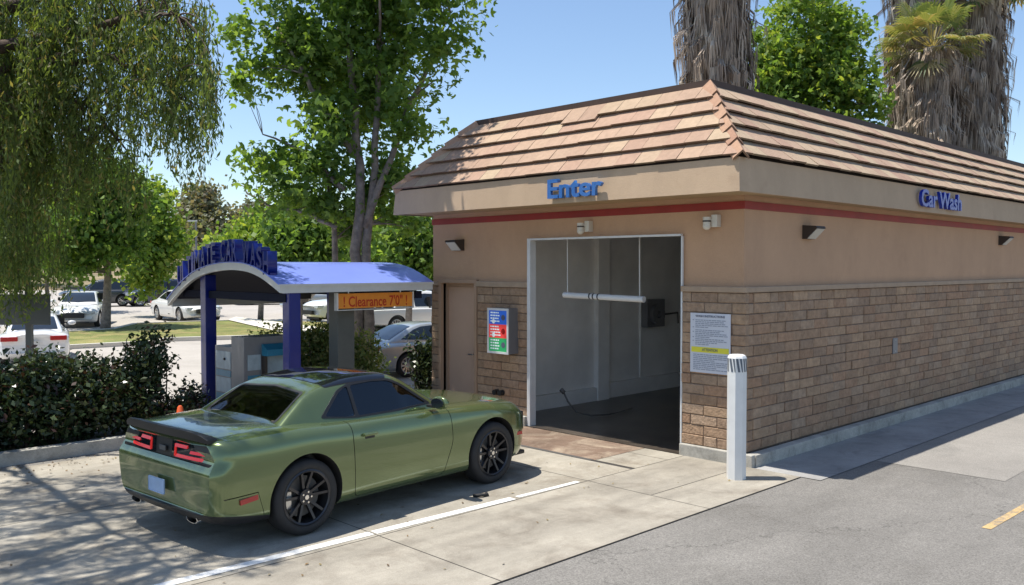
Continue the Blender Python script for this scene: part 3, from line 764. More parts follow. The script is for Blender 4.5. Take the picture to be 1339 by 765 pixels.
bm=bmesh.new(); box(bm,x0+.06,x1-.06,11.27,11.33,2.115,2.232); box(bm,x0-.012,x1+.012,11.255,11.27,2.212,2.246,0)
o=obj('side_fascia',bm,M['canopy_white'],t)
bm=bmesh.new(); box(bm,x0+.06,x1-.06,15.04,15.10,1.80,1.93); obj('side_fascia',bm,M['canopy_white'],t)
inner=[(y,z-.02) for y,z in prof[2:-2]]
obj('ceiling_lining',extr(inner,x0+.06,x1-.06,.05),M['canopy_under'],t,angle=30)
bm=bmesh.new()
bm.free()
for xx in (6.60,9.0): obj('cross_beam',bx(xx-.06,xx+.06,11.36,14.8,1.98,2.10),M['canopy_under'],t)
for (x,y,h) in ((6.58,13.92,2.36),(6.65,11.38,2.12),(9.02,13.92,2.36)):
    p=obj('post',bx(x-.095,x+.095,y-.095,y+.095,0,h,.01),M['blue'],t); obj('base_plate',bx(x-.17,x+.17,y-.17,y+.17,0,.025),M['blue'],p)
obj('rear_post',bx(7.55,7.86,11.55,11.80,0,2.15,.008),M['post_grey'],t)
obj('ceiling_light',bx(7.6,7.8,12.5,13.4,2.40,2.45),M['pipe'],t); obj('ceiling_speaker',bx(7.0,7.3,11.9,12.1,2.0,2.35),M['black'],t)
# letters along the arch
TT='ULTIMATE CAR WASH'; ya,yb=14.72,11.58; n=len(TT)
lt=thing('arch_lettering','deep blue letters reading ULTIMATE CAR WASH standing on the canopy arch','lettering',(6.47,0,0))
def zprof(y):
    for a,b in zip(prof[:-1],prof[1:]):
        if b[0]<=y<=a[0]: tt=(a[0]-y)/(a[0]-b[0]); return a[1]+(b[1]-a[1])*tt
    return prof[-1][1]
wd=dict(I=.5,W=1.35,M=1.3); tot=sum(wd.get(c,1) if c!=' ' else .8 for c in TT); cur=ya
for c in TT:
    w=(wd.get(c,1) if c!=' ' else .8)*(ya-yb)/tot
    if c!=' ':
        me=fit_text(c,w*.84,.345,.075,.02); cc=np.empty(len(me.vertices)*3); me.vertices.foreach_get('co',cc); cc=cc.reshape(-1,3)
        yc=cur-w/2; zb=min(zprof(cur),zprof(cur-w))+.0
        v=np.stack([-cc[:,2],yc-cc[:,0],cc[:,1]+zb+.02],1); me.vertices.foreach_set('co',v.ravel()); me.update(); link('letter',me,M['blue'],lt)
    cur-=w
bm=bmesh.new()
pp=[(y,zprof(y)+.045) for y in np.linspace(ya,yb,24)]
o=obj('letter_rail',extr(pp,-.05,.05,.035),M['blue'],lt)
# clearance sign
t=thing('clearance_sign','orange sign reading Clearance 7\'0" under the canopy edge','sign',(8.15,11.40,1.835))
obj('sign_panel',bx(-.72,.72,-.03,.03,.02,.25,.004),M['orange_sign'],t)
flat_text('! Clearance 7\'0" !',1.22,.17,0,.04,M['red_ink'],t,-.033,'sign_text')
bm=bmesh.new()
for a in (-.735,.72): box(bm,a,a+.03,-.035,.035,-.01,.26)
box(bm,-.705,.72,-.035,.035,-.012,0); obj('sign_frame',bm,M['canopy_white'],t)
for a in (-.5,.5):
    bm=bmesh.new(); tube(bm,[(a,0,.25),(a,0,.31)],.012,6); obj('hanger',bm,M['steel'],t)
# pay terminal
t=thing('pay_terminal','grey pay terminal cabinet with teal hood and panels under the canopy','pay terminal',(6.50,12.55,0))
obj('cabinet',bx(0,.78,0,.42,0,1.40,.01),M['grey_metal'],t)
obj('side_cabinet',bx(.02,.40,.42,1.02,0,1.22,.01),M['grey_metal'],t)
bm=prism([(-.19,1.10),(-.17,1.20),(-.03,1.28),(0,1.28),(0,1.10)],'x',.30,.74); obj('hood',bm,M['teal'],t)
obj('screen',bx(.36,.68,-.015,.0,.62,1.08),M['pale_teal'],t); 
bm=bmesh.new(); box(bm,.30,.345,-.10,0,.35,1.10); box(bm,.695,.74,-.10,0,.35,1.10); obj('hood_bracket',bm,M['lamp_dark'],t)
obj('teal_panel',bx(.06,.28,-.008,0,.45,.80),M['teal'],t); obj('pale_panel',bx(.06,.28,-.008,0,.88,1.12),M['pale_teal'],t)
for i,(z0,z1,m) in enumerate(((.86,1.14,'pale_teal'),(.74,.84,'teal'),(.48,.72,'pale_teal'),(.12,.46,'teal'))):
    obj('graphic_panel',bx(.012,.02,.47,.97,z0,z1),M[m],t)
bm=bmesh.new(); tube(bm,[(.015,.66,1.02),(-.01,.66,1.02)],.02,10); obj('card_slot',bm,M['black'],t)
# traffic cone
t=thing('traffic_cone','small orange cone at the end of the planting bed','traffic cone',(5.25,12.02,.004))
bm=bmesh.new(); rings=[(.13,.03),(.035,.52),(.02,.54)]
rs=[[bm.verts.new((r*math.cos(k*math.pi/8),r*math.sin(k*math.pi/8),z)) for k in range(16)] for r,z in rings]
for i in range(2):
    for k in range(16): bm.faces.new((rs[i][k],rs[i][(k+1)%16],rs[i+1][(k+1)%16],rs[i+1][k]))
bm.faces.new(rs[-1]); obj('cone_body',bm,M['orange'],t,angle=40)
obj('cone_base',bx(-.17,.17,-.17,.17,0,.03,.005),M['orange'],t)
# dark sign in the hedge at the left
x,y=L(-.553*15.2,15.2)
t=thing('roadside_sign','dark grey sign board on a dark post standing in the hedge','sign',(x,y,.09),YAW-R(90))
obj('post',bx(-.05,.05,-.04,.04,0,2.15),M['post_grey'],t); obj('sign_board',bx(-.75,.40,-.08,-.04,1.40,1.93,.008),M['post_grey'],t)
# small litter on the slab
bm=bmesh.new(); tube(bm,[(6.28,7.00,.02),(6.34,6.93,.03),(6.42,6.92,.02),(6.45,6.97,.02)],.018,6); o=obj('rubber_scrap',bm,M['rubber'],smooth=True); tag(o,'curled black rubber scrap on the concrete beside the green car','litter')
# street lamp far in the lot
x,y=L((257-669.5)/1143*62,62)
t=thing('street_lamp','tall thin lamp post with a flat head beyond the parking lot','street lamp',(x,y,0),YAW-R(90))
bm=bmesh.new(); tube(bm,[(0,0,0),(0,0,5.7)],[.09,.06],8); obj('pole',bm,M['grey_metal'],t)
obj('lamp_head',bx(-.55,.05,-.12,.12,5.68,5.78),M['canopy_white'],t)
# ================= CARS =================
def loft(keys,sect,nx,rowsub,x0=None,x1=None,bow=None,fan=False):
    x0=keys[0][0] if x0 is None else x0; x1=keys[-1][0] if x1 is None else x1
    bm=bmesh.new(); rings=[]
    # denser stations near both ends
    xs=[x0+(x1-x0)*(.5-.5*math.cos(math.pi*i/(nx-1)))*.5+(x1-x0)*i/(nx-1)*.5 for i in range(nx)]
    for x in xs:
        half=cr_curve(sect(catmull(keys,x)),rowsub)
        full=[(-y,z) for y,z in half]+[(y,z) for y,z in half[-2:0:-1]]
        ring=[]
        for y,z in full:
            xx=x+(bow(x,y,z) if bow else 0); ring.append(bm.verts.new((xx,y,z)))
        rings.append(ring)
    n=len(rings[0])
    for i in range(nx-1):
        for k in range(n): bm.faces.new((rings[i][k],rings[i][(k+1)%n],rings[i+1][(k+1)%n],rings[i+1][k]))
    for ring in (rings[0],rings[-1]):
        if not fan:
            h=n//2
            for k in range(h):
                vs=[]
                for q in (ring[k],ring[(k+1)%n],ring[(-k-1)%n],ring[(-k)%n]):
                    if q not in vs: vs.append(q)
                if len(vs)>2: bm.faces.new(vs)
            continue
        zz=[v.co.z for v in ring]; c=bm.verts.new((ring[0].co.x*.5+ring[n//2].co.x*.5,0,(min(zz)+max(zz))/2))
        for k in range(n): bm.faces.new((ring[k],ring[(k+1)%n],c))
    bmesh.ops.recalc_face_normals(bm,faces=bm.faces[:])
    return bm
def bodysect(v):
    zb,w,zs,ws,zt=v
    return [(0,zb),(w*.55,zb),(w*.90,zb+.005),(w*.965,zb+.07),(w*.985,zb+.20),(w,.62 if zs>.8 else zs*.7),(w*.995,zs-.17),(w*.972,zs-.07),(ws+.035,zs-.012),(ws-.06,zs+.012),(ws*.5,zt-.006),(0,zt)]
def roofsect(v):
    zr,wb=v[:2]; zf=v[2] if len(v)>2 else .78; ze=zr-.045; we=wb-max(0,ze-.93)*.52; k=min(1,max(0,(ze-.93)/.2))
    z1=min(.90,.80+(ze-.80)*.45)
    return [(0,zf),(wb*.6,zf),(wb-.006,zf+.01),(wb,z1),((wb+we)/2+.012*k,(ze+z1)/2),(we,ze-.010),(we-.05,ze+.020),(we*.5,zr-.008),(0,zr)]
def inflate(me,d):
    bm=bmesh.new(); bm.from_mesh(me); bm.normal_update()
    for v in bm.verts: v.co+=v.normal*d
    return bm
def wheel(parent,x,y,side,r=.355,rim=.262,width=.24,style='y',detail=True,rimmat=None,scale=(1,1,1)):
    rimmat=rimmat or M['rim']
    w=thing('wheel',None,None,(x,y,r),0 if side<0 else R(180)); w.parent=parent
    hw=width/2
    seg=56 if detail else 24
    bm=bmesh.new()
    lathe(bm,[(rim-.004,-hw+.012),(rim+.012,-hw+.002),(r-.05,-hw-.004),(r-.015,-hw+.012),(r-.002,-hw+.035),(r,0),(r-.002,hw-.035),(r-.02,hw-.01),(rim,hw)],seg)
    if detail:
        for a in (.985,):
            pass
    obj('tyre',bm,M['rubber'],w,smooth=True)
    bm=bmesh.new()
    lathe(bm,[(rim+.002,-hw+.004),(rim-.012,-hw-.002),(rim-.026,-hw+.006),(rim-.034,-hw+.05),(rim-.05,hw-.02)],seg)
    if style=='y':
        for k in range(5):
            a=2*math.pi*k/5+.3
            for sgn in (-1,1):
                p0=Vector((math.cos(a+sgn*.22)*.06,-hw+.045,math.sin(a+sgn*.22)*.06)); p1=Vector((math.cos(a+sgn*.25)*(rim-.018),-hw+.012,math.sin(a+sgn*.25)*(rim-.018)))
                d=(p1-p0).normalized(); t=d.cross(Vector((0,1,0))).normalized()
                A=[p0+t*.013,p0-t*.013,p0-t*.013+Vector((0,.04,0)),p0+t*.013+Vector((0,.04,0))]; Bq=[p1+t*.012,p1-t*.012,p1-t*.012+Vector((0,.035,0)),p1+t*.012+Vector((0,.035,0))]
                va=[bm.verts.new(q) for q in A]; vb=[bm.verts.new(q) for q in Bq]
                for i in range(4): bm.faces.new((va[i],va[(i+1)%4],vb[(i+1)%4],vb[i]))
                continue
                q0=p0.lerp(p1,.45); a2=a+sgn*.52; q1=Vector((math.cos(a2)*(rim-.02),-hw+.014,math.sin(a2)*(rim-.02)))
                d=(q1-q0).normalized(); t=d.cross(Vector((0,1,0))).normalized()
                va=[bm.verts.new(q) for q in (q0+t*.009,q0-t*.009,q0-t*.009+Vector((0,.03,0)),q0+t*.009+Vector((0,.03,0)))]
                vb=[bm.verts.new(q) for q in (q1+t*.009,q1-t*.009,q1-t*.009+Vector((0,.03,0)),q1+t*.009+Vector((0,.03,0)))]
                for i in range(4): bm.faces.new((va[i],va[(i+1)%4],vb[(i+1)%4],vb[i]))
    else:
        for k in range(7 if style=='7' else 10):
            n_=7 if style=='7' else 10
            a=2*math.pi*k/n_; p0=Vector((math.cos(a)*.04,-hw+.03,math.sin(a)*.04)); p1=Vector((math.cos(a)*(rim-.02),-hw+.01,math.sin(a)*(rim-.02)))
            t=Vector((-math.sin(a),0,math.cos(a)))
            va=[bm.verts.new(q) for q in (p0+t*.02,p0-t*.02,p0-t*.02+Vector((0,.03,0)),p0+t*.02+Vector((0,.03,0)))]
            vb=[bm.verts.new(q) for q in (p1+t*.026,p1-t*.026,p1-t*.026+Vector((0,.03,0)),p1+t*.026+Vector((0,.03,0)))]
            for i in range(4): bm.faces.new((va[i],va[(i+1)%4],vb[(i+1)%4],vb[i]))
    tube(bm,[(0,-hw+.025,0),(0,-hw+.075,0)],.072 if detail else .06,20)
    obj('rim',bm,rimmat,w,angle=35)
    if detail:
        bm=bmesh.new(); tube(bm,[(0,-hw+.10,0),(0,-hw+.125,0)],.19,32); obj('brake_disc',bm,M['pipe'],w,angle=35)
        obj('brake_caliper',bx(-.20,-.12,-hw+.075,-hw+.15,-.10,.08,.012),M['steel'],w)
        bm=bmesh.new()
        for k in range(5): 
            a=2*math.pi*k/5; tube(bm,[(math.cos(a)*.05,-hw+.026,math.sin(a)*.05),(math.cos(a)*.05,-hw+.012,math.sin(a)*.05)],.0095,8)
        tube(bm,[(0,-hw+.024,0),(0,-hw+.014,0)],.022,12)
        obj('wheel_nut',bm,M['chrome'],w)
    return w

def muscle_car():
    SX,SZ=.872,.985
    car=thing('parked_car','green two door muscle car with black spoiler and dark wheels waiting at the wash bay','car',(4.22,8.02,0),.078)
    keys=[(-1.16,.36,.85,.93,.72,.975),(-1.13,.31,.895,.965,.765,1.0),(-1.05,.265,.93,.985,.80,1.02),(-.8,.23,.955,.995,.835,1.045),(-.4,.22,.978,1.005,.86,1.055),(0,.20,.985,1.012,.865,1.05),(.5,.20,.965,.985,.85,1.0),(1.2,.20,.945,.965,.85,.98),(2.0,.20,.945,.955,.845,.985),(2.5,.20,.958,.95,.84,.985),(3.0,.20,.965,.935,.83,.97),(3.4,.21,.95,.90,.80,.945),(3.7,.23,.92,.86,.76,.90),(3.86,.27,.875,.81,.70,.845),(3.93,.33,.82,.76,.65,.79)]
    sm=lambda t:max(0,min(1,t))
    def bow(x,y,z):
        u=abs(y)/.95; b=0
        if x<-.3: b+=.12*u**3*sm((-.3-x)/.8)+ (.07*sm((z-.72)/.1))*sm((-.9-x)/.2)
        if x<-.8 and z<.6: b+=.10*(.6-z)*sm((-.8-x)/.3)
        if x>3.0: b-=.30*u**2.6*sm((x-3.0)/.9)
        return b
    bm=loft(keys,bodysect,110,5,bow=bow)
    bmesh.ops.scale(bm,vec=(SX,SZ,SZ),verts=bm.verts[:])
    body=tempobj(bm,[M['green_paint']])
    # wheel wells
    WB=2.95*SX
    for x in (0,WB):
        for s in (-1,1):
            c=bmesh.new(); lathe(c,[(.001,s*.58),(.405,s*.58),(.405,s*1.3),(.001,s*1.3)],48,Matrix.Translation((x,0,.365)))
            bmesh.ops.remove_doubles(c,verts=c.verts[:],dist=.002); bmesh.ops.holes_fill(c,edges=c.edges[:]); bmesh.ops.recalc_face_normals(c,faces=c.faces[:])
            boolean(body,tempobj(c,M['rubber']))
    def S(p): return [(a*SX,b*SZ) for a,b in p]
    # tail band recess
    band=roundpoly([(-.825,.775),(.825,.775),(.80,.955),(-.80,.955)],.05,5)
    band=[(a*SZ,b*SZ) for a,b in band]
    boolean(body,tempobj(prism(band,'x',-1.4,-.985*SX-.03),M['black']))
    # rear lower valance is black : separate part from the lowest slice
    low=prism(S([(-1.3,.1),(-.44,.1),(-.44,.28),(-.9,.34),(-1.3,.38)]),'y',-1.2,1.2)
    lowb=tempobj(low,M['black']); val=body.copy(); val.data=body.data.copy(); col.objects.link(val)
    boolean(val,lowb,'INTERSECT',keep=True); boolean(body,lowb)
    val.data.materials.clear(); val.data.materials.append(M['black'])
    for p in val.data.polygons: p.material_index=0
    val.name='rear_valance'; val.parent=car
    boolean(body,tempobj(bx(.10,1.72,-.66,.66,.42,1.3),M['black']))
    # panel gaps: door is its own part, boot lid, bumper and fuel gaps are cut
    door=S(roundpoly([(.66,.245),(2.06,.245),(2.20,.60),(2.17,.99),(1.9,1.25),(.9,1.3),(.62,1.25),(.62,.8)],.06,4))
    for s in (-1,1):
        src=body
        o=src.copy(); o.data=src.data.copy(); col.objects.link(o)
        cx=sum(p[0] for p in door)/len(door); cz=sum(p[1] for p in door)/len(door)
        def off(p,d): 
            v=Vector((p[0]-cx,p[1]-cz)); return (p[0]+v.normalized().x*d,p[1]+v.normalized().y*d)
        inn=[off(p,-.0045) for p in door]; out=[off(p,.0035) for p in door]
        a,b=(s*.70,s*1.2)
        boolean(o,tempobj(prism(inn,'y',min(a,b),max(a,b)),M['black']),'INTERSECT')
        boolean(body,tempobj(prism(out,'y',min(a,b),max(a,b)),M['black']))
        o.name='door'; o.parent=car
        o.data.set_sharp_from_angle(angle=R(32))
        h=bmesh.new(); box(h,.76*SX,.96*SX,min(s*.925,s*.965),max(s*.925,s*.965),.825,.858,.012); obj('handle',h,M['green_paint'],o,angle=40)
        h=bmesh.new(); box(h,.79*SX,.93*SX,min(s*.925,s*.937),max(s*.925,s*.937),.797,.828,.003); obj('handle_recess',h,M['black'],o)
    for pl in ([(-.99,.50),(-.985,.50),(-.60,.52),(-.60,.512),(-.99,.49)],):
        for s in (-1,1): boolean(body,tempobj(prism(S(pl),'y',*sorted((s*.90,s*1.2))),M['black']))
    for pl in ([(-.605,.515),(-.60,.515),(-.52,.30),(-.526,.30)],[(3.28,.35),(3.286,.35),(3.33,.88),(3.324,.88)]):
        for s in (-1,1): boolean(body,tempobj(prism(S(pl),'y',*sorted((s*.90,s*1.2))),M['black']))
    # boot lid and bonnet gaps cut from above
    def gap(poly,w=.006):
        n=len(poly)
        for i in range(n-1):
            a,b=Vector(poly[i]),Vector(poly[i+1]); d=(b-a).normalized(); q=Vector((-d.y,d.x))*w/2; a-=d*w*.5; b+=d*w*.5
            boolean(body,tempobj(prism([tuple(a+q),tuple(b+q),tuple(b-q),tuple(a-q)],'z',.935,1.3),M['black']))
    for s in (-1,1):
        gap([(-1.02*SX,s*.70),(-.30*SX,s*.725),(-.20*SX,s*.70)])
        gap([(2.30*SX,s*.70),(3.55*SX,s*.66)])
    body.data.set_sharp_from_angle(angle=R(32)); body.name='body'; body.parent=car
    # greenhouse
    gk=[(-.30,.93,.80),(-.24,.99,.80),(-.12,1.065,.80),(.05,1.17,.80),(.25,1.285,.80),(.45,1.350,.805),(.75,1.395,.81),(1.05,1.412,.81),(1.35,1.405,.81),(1.55,1.378,.81),(1.72,1.318,.80),(1.95,1.195,.795),(2.2,1.06,.785),(2.34,.96,.77)]
    def gbow(x,y,z):
        u=abs(y)/.8
        if x<.6: return -.10*0+ .0 if z<.9 else (-.13*u**2+.06)*sm((.6-x)/.5)*sm((z-.9)/.1)
        if x>1.4: return -.12*u*u*sm((x-1.4)/.6)
        return 0
    bm=loft(gk,roofsect,90,5,bow=gbow,fan=True); bmesh.ops.scale(bm,vec=(SX,SZ,SZ),verts=bm.verts[:])
    gh=tempobj(bm,[M['green_paint']])
    base=gh.data.copy(); 
    innersect=roofsect
    ik=[(a,b-.034,c-.03,.68) for a,b,c in gk[2:-1]]
    bm=loft(ik,innersect,70,5,bow=gbow,fan=True); bmesh.ops.scale(bm,vec=(SX,SZ,SZ),verts=bm.verts[:]); inner=tempobj(bm,[M['black']])
    vol=lambda o:(lambda b:(b.from_mesh(o.data),b.calc_volume(signed=True))[1])(bmesh.new())
    if vol(inner)<0: inner.data.flip_normals()
    if vol(gh)<0: gh.data.flip_normals(); base=gh.data.copy()
    cuts=[]
    def glass(name,poly,axis,a0,a1,d,m,par=car):
        me=inflate(base,d); o=tempobj(me,[m]); boolean(o,tempobj(prism(poly,axis,a0,a1),m),'INTERSECT'); boolean(o,inner,'DIFFERENCE',keep=True)
        if name!='window_trim' and name!='sunroof': cuts.append((poly,axis,a0,a1))
        o.data.materials.clear(); o.data.materials.append(m)
        for p in o.data.polygons: p.material_index=0; p.use_smooth=True
        o.data.set_sharp_from_angle(angle=R(30)); o.name=name; o.parent=par; return o
    dlo=[(.34,1.045),(.66,1.285),(.84,1.335),(1.20,1.352),(1.46,1.338),(1.64,1.268),(2.03,1.02),(1.4,1.0),(.8,1.0)]
    qtr=[(.41,1.055),(.68,1.26),(.775,1.30),(.82,1.308),(.82,1.02),(.7,1.022)]
    drw=[(.865,1.018),(.865,1.314),(1.2,1.328),(1.44,1.315),(1.60,1.255),(1.95,1.035),(1.4,1.018)]
    for s in (-1,1):
        a,b=sorted((s*.42,s*1.0))
        glass('window_trim',S(roundpoly(dlo,.05)),'y',a,b,.003,M['black'])
        glass('quarter_window',S(roundpoly(qtr,.035)),'y',a,b,-.004,M['tint_side'])
        glass('side_window',S(roundpoly(drw,.035)),'y',a,b,-.004,M['tint_side'])
    def zs(p): return [(a*SX,b*SZ) for a,b in p]
    rg=[(-.13,-.60),(-.175,-.3),(-.185,0),(-.175,.3),(-.13,.60),(.27,.515),(.33,0),(.27,-.515)]
    rgo=[(-.155,-.635),(-.20,-.3),(-.21,0),(-.20,.3),(-.155,.635),(.295,.54),(.355,0),(.295,-.54)]
    glass('window_trim',zs(roundpoly(rgo,.05)),'z',1.0,1.6,.003,M['black']); glass('rear_window',zs(roundpoly(rg,.05)),'z',1.0,1.6,-.004,M['tint_rear'])
    ws=[(1.50,-.49),(1.58,0),(1.50,.49),(2.10,.66),(2.24,.3),(2.26,0),(2.24,-.3),(2.10,-.66)]
    wso=[(1.47,-.52),(1.55,0),(1.47,.52),(2.10,.70),(2.28,.3),(2.30,0),(2.28,-.3),(2.10,-.70)]
    glass('window_trim',zs(roundpoly(wso,.04)),'z',1.0,1.6,.003,M['black']); glass('windshield',zs(roundpoly(ws,.04)),'z',1.0,1.6,-.004,M['tint_side'])
    rp=[(.50,-.60),(.54,0),(.50,.60),(1.44,.60),(1.51,0),(1.44,-.60)]
    glass('sunroof',zs(roundpoly(rp,.05)),'z',1.2,1.6,.0055,M['gloss_black'])
    trims=[o for o in bpy.data.objects if o.parent==car and o.name.startswith('window_trim')]
    for tr in trims: tr.parent=None
    for (poly,axis,a0,a1) in cuts:
        c=tempobj(prism(poly,axis,a0,a1),M['black']); boolean(gh,c,'DIFFERENCE',keep=True)
        for tr in trims: boolean(tr,c,'DIFFERENCE',keep=True)
        bpy.data.objects.remove(c)
    boolean(gh,inner,'DIFFERENCE')
    for tr in trims: tr.parent=car; tr.data.set_sharp_from_angle(angle=R(30))
    gh.name='cabin'; gh.parent=car; gh.data.shade_smooth(); gh.data.set_sharp_from_angle(angle=R(32))
    bpy.data.meshes.remove(base)
    # seats, shelf, dash and wheel seen through the tinted glass
    for s in (-1,1):
        for (xb,zt_,nm) in ((.98,1.10,'front_seat'),(.36,1.02,'rear_seat')):
            b_=bmesh.new(); box(b_,xb-.10,xb+.06,s*.34-.24,s*.34+.24,.45,zt_-.06,.05); box(b_,xb+.0,xb+.45,s*.34-.24,s*.34+.24,.45,.60,.05)
            st=obj(nm,b_,M['seat'],car,smooth=True); obj('headrest',bx(xb-.10,xb+.0,s*.34-.12,s*.34+.12,zt_-.04,zt_+.11,.035),M['seat'],st,smooth=True)
    obj('parcel_shelf',bx(-.10,.24,-.60,.60,1.0,1.03,.008),M['seat_light'],car)
    obj('dashboard',bx(1.62,1.98,-.62,.62,.80,1.02,.04),M['black'],car)
    b_=bmesh.new(); lathe(b_,[(.165,-.012),(.19,-.012),(.19,.012),(.165,.012)],28,Matrix.Translation((1.50,.34,.95))@Matrix.Rotation(R(90-22),4,'Z'),close=True); obj('steering_wheel',b_,M['black'],car)
    obj('rear_brake_lamp',bx(.02,.06,-.06,.06,1.05,1.062,.003),M['red_light'],car)
    # wiper cowl
    obj('cowl',bx(2.17*SX,2.34*SX,-.60,.60,.955,.985,.01),M['black'],car)
    # hood scoops (low ridge) 
    bm=bmesh.new()
    for s in (-1,1): box(bm,2.7*SX,3.0*SX,s*.33-.13,s*.33+.13,.945,.985,.02)
    bm.free()
    # spoiler: swept black lip with raised ends
    bm=bmesh.new(); N=24; rings=[]
    for i in range(N+1):
        y=-.76+1.52*i/N; u=abs(y)/.76
        xr=-1.10+.10*u**3+.03; wdt=.17-.03*u**4; h=.085*(1-u**8*.5)
        zb=1.0-.03*u**4
        sec=[(xr-.055,zb+.005),(xr-.065,zb+h*.95),(xr-.045,zb+h),(xr+.05,zb+h*.72),(xr+wdt,zb+.018),(xr+wdt,zb-.005)]
        rings.append([bm.verts.new((a*SX,y*SZ,b*SZ)) for a,b in sec])
    for i in range(N):
        for k in range(6): bm.faces.new((rings[i][k],rings[i][(k+1)%6],rings[i+1][(k+1)%6],rings[i+1][k]))
    bm.faces.new(rings[0]); bm.faces.new(rings[-1])
    obj('spoiler',bm,M['black'],car,angle=35)
    # tail band and racetrack lights, following the bow of the rear
    def rearx(y,dx=0): return (-1.115+.12*(abs(y)/.93)**3+.045+dx)*SX
    def rearstrip(name,ys,z0,z1,m,dx,par,thick=.02,n=14):
        bm=bmesh.new(); y0,y1=ys; A=[]
        for i in range(n+1):
            y=y0+(y1-y0)*i/n; xx=rearx(y,dx)
            A.append([bm.verts.new(p) for p in ((xx,y*SZ,z0*SZ),(xx+.012,y*SZ,z1*SZ),(xx+.012+thick,y*SZ,z1*SZ),(xx+thick,y*SZ,z0*SZ))])
        for i in range(n):
            for k in range(4): bm.faces.new((A[i][k],A[i][(k+1)%4],A[i+1][(k+1)%4],A[i+1][k]))
        bm.faces.new(A[0]); bm.faces.new(A[-1]); return obj(name,bm,m,par,angle=35)
    tb=rearstrip('tail_panel',(-.805,.805),.785,.95,M['black'],.03,car)
    for s in (-1,1):
        tl=rearstrip('tail_light',tuple(sorted((s*.16,s*.80))),.79,.945,M['glass'],.018,car,.02)
        bm=None
        for (ya,yb,za,zb) in ((.23,.775,.803,.836),(.23,.43,.895,.922),(.214,.242,.808,.918),(.47,.78,.856,.880)):
            rearstrip('light_bar',tuple(sorted((s*ya,s*yb))),za,zb,M['red_glow'],.010,tl,.012,8 if yb-ya>.1 else 2)
    e=obj('emblem',bx(rearx(0,.018)-.006,rearx(0,.018),-.06,.06,.815,.865,.008),M['pipe'],car)
    # licence plate (blurred blank, pale blue) in the bumper
    lp=obj('license_plate',bx(rearx(0,-.052)-.008,rearx(0,-.052),-.145,.145,.44,.575,.01),nmat('plate_mat',(.32,.44,.62),rough=.5,var=.12,scale=6),car)
    # rear reflectors, side markers, exhausts
    for s in (-1,1):
        rearstrip('rear_reflector',tuple(sorted((s*.52,s*.68))),.40,.425,M['red_light'],-.005,car,.03,4)
        a,b=sorted((s*.925,s*.944)); obj('side_marker',prism(S([(-.80,.43),(-.60,.45),(-.605,.495),(-.805,.475)]),'y',a,b),M['red_light'],car)
        a,b=sorted((s*.88,s*.905)); obj('side_marker',prism(S([(3.40,.50),(3.58,.50),(3.57,.54),(3.40,.54)]),'y',a,b),M['amber'] if s>0 else M['red_light'],car)
        ex=bmesh.new()
        for (r0,r1) in ((1,.86),):
            ring=[]
            for X_,sc in ((-1.06*SX,1),(-.75*SX,1),(-.75*SX,.84),(-1.06*SX,.84)):
                ring.append([ex.verts.new((X_,s*.52+math.cos(k*math.pi/12)*.10*sc,.275+math.sin(k*math.pi/12)*.036*sc)) for k in range(24)])
            for i in range(4):
                for k in range(24): ex.faces.new((ring[i][k],ring[i][(k+1)%24],ring[(i+1)%4][(k+1)%24],ring[(i+1)%4][k]))
        obj('exhaust_tip',ex,M['chrome'],car,angle=50)
    # black sill strip between wheels
    
    # mirrors
    for s in (-1,1):
        bm=bmesh.new(); bmesh.ops.create_uvsphere(bm,u_segments=20,v_segments=12,radius=1,matrix=Matrix.Translation((1.93*SX,s*.975,1.045))@Matrix.Rotation(s*.15,4,'Z')@Matrix.Diagonal((.075,.125,.072,1)))
        for v in bm.verts:
            if v.co.x<1.90*SX: v.co.x=1.90*SX+(v.co.x-1.90*SX)*.25
        mm=obj('mirror',bm,M['green_paint'],car,smooth=True)
        obj('mirror_stalk',bx(1.88*SX,1.99*SX,*sorted((s*.80,s*.92)),.985,1.015,.008),M['black'],mm)
        obj('mirror_glass',prism([(s*.975+.09*math.cos(k*math.pi/10),1.045+.052*math.sin(k*math.pi/10)) for k in range(20)],'x',1.868*SX,1.885*SX),M['glass'],mm)
    # front end: grille, headlamps, splitter
    obj('grille',bx(3.70*SX,3.88*SX,-.70,.70,.60,.72,.02),M['black'],car)
    for s in (-1,1):
        bm=bmesh.new(); tube(bm,[(3.70*SX,s*.55,.66),(3.86*SX,s*.55,.66)],.055,16); obj('headlight',bm,M['headlamp'],car,angle=40)
    obj('front_splitter',bx(3.45*SX,3.88*SX,-.72,.72,.19,.24,.015),M['black'],car)
    # dashboard paper / inspection: interior seats seen darkly are behind tinted glass
    for x in (0,WB):
        for s in (-1,1): wheel(car,x,s*.825,s)
    # inner well liners / axle shadow block
    obj('underbody',bx(-.45,3.1,-.57,.57,.19,.26),M['black'],car)
    return car
muscle_car()

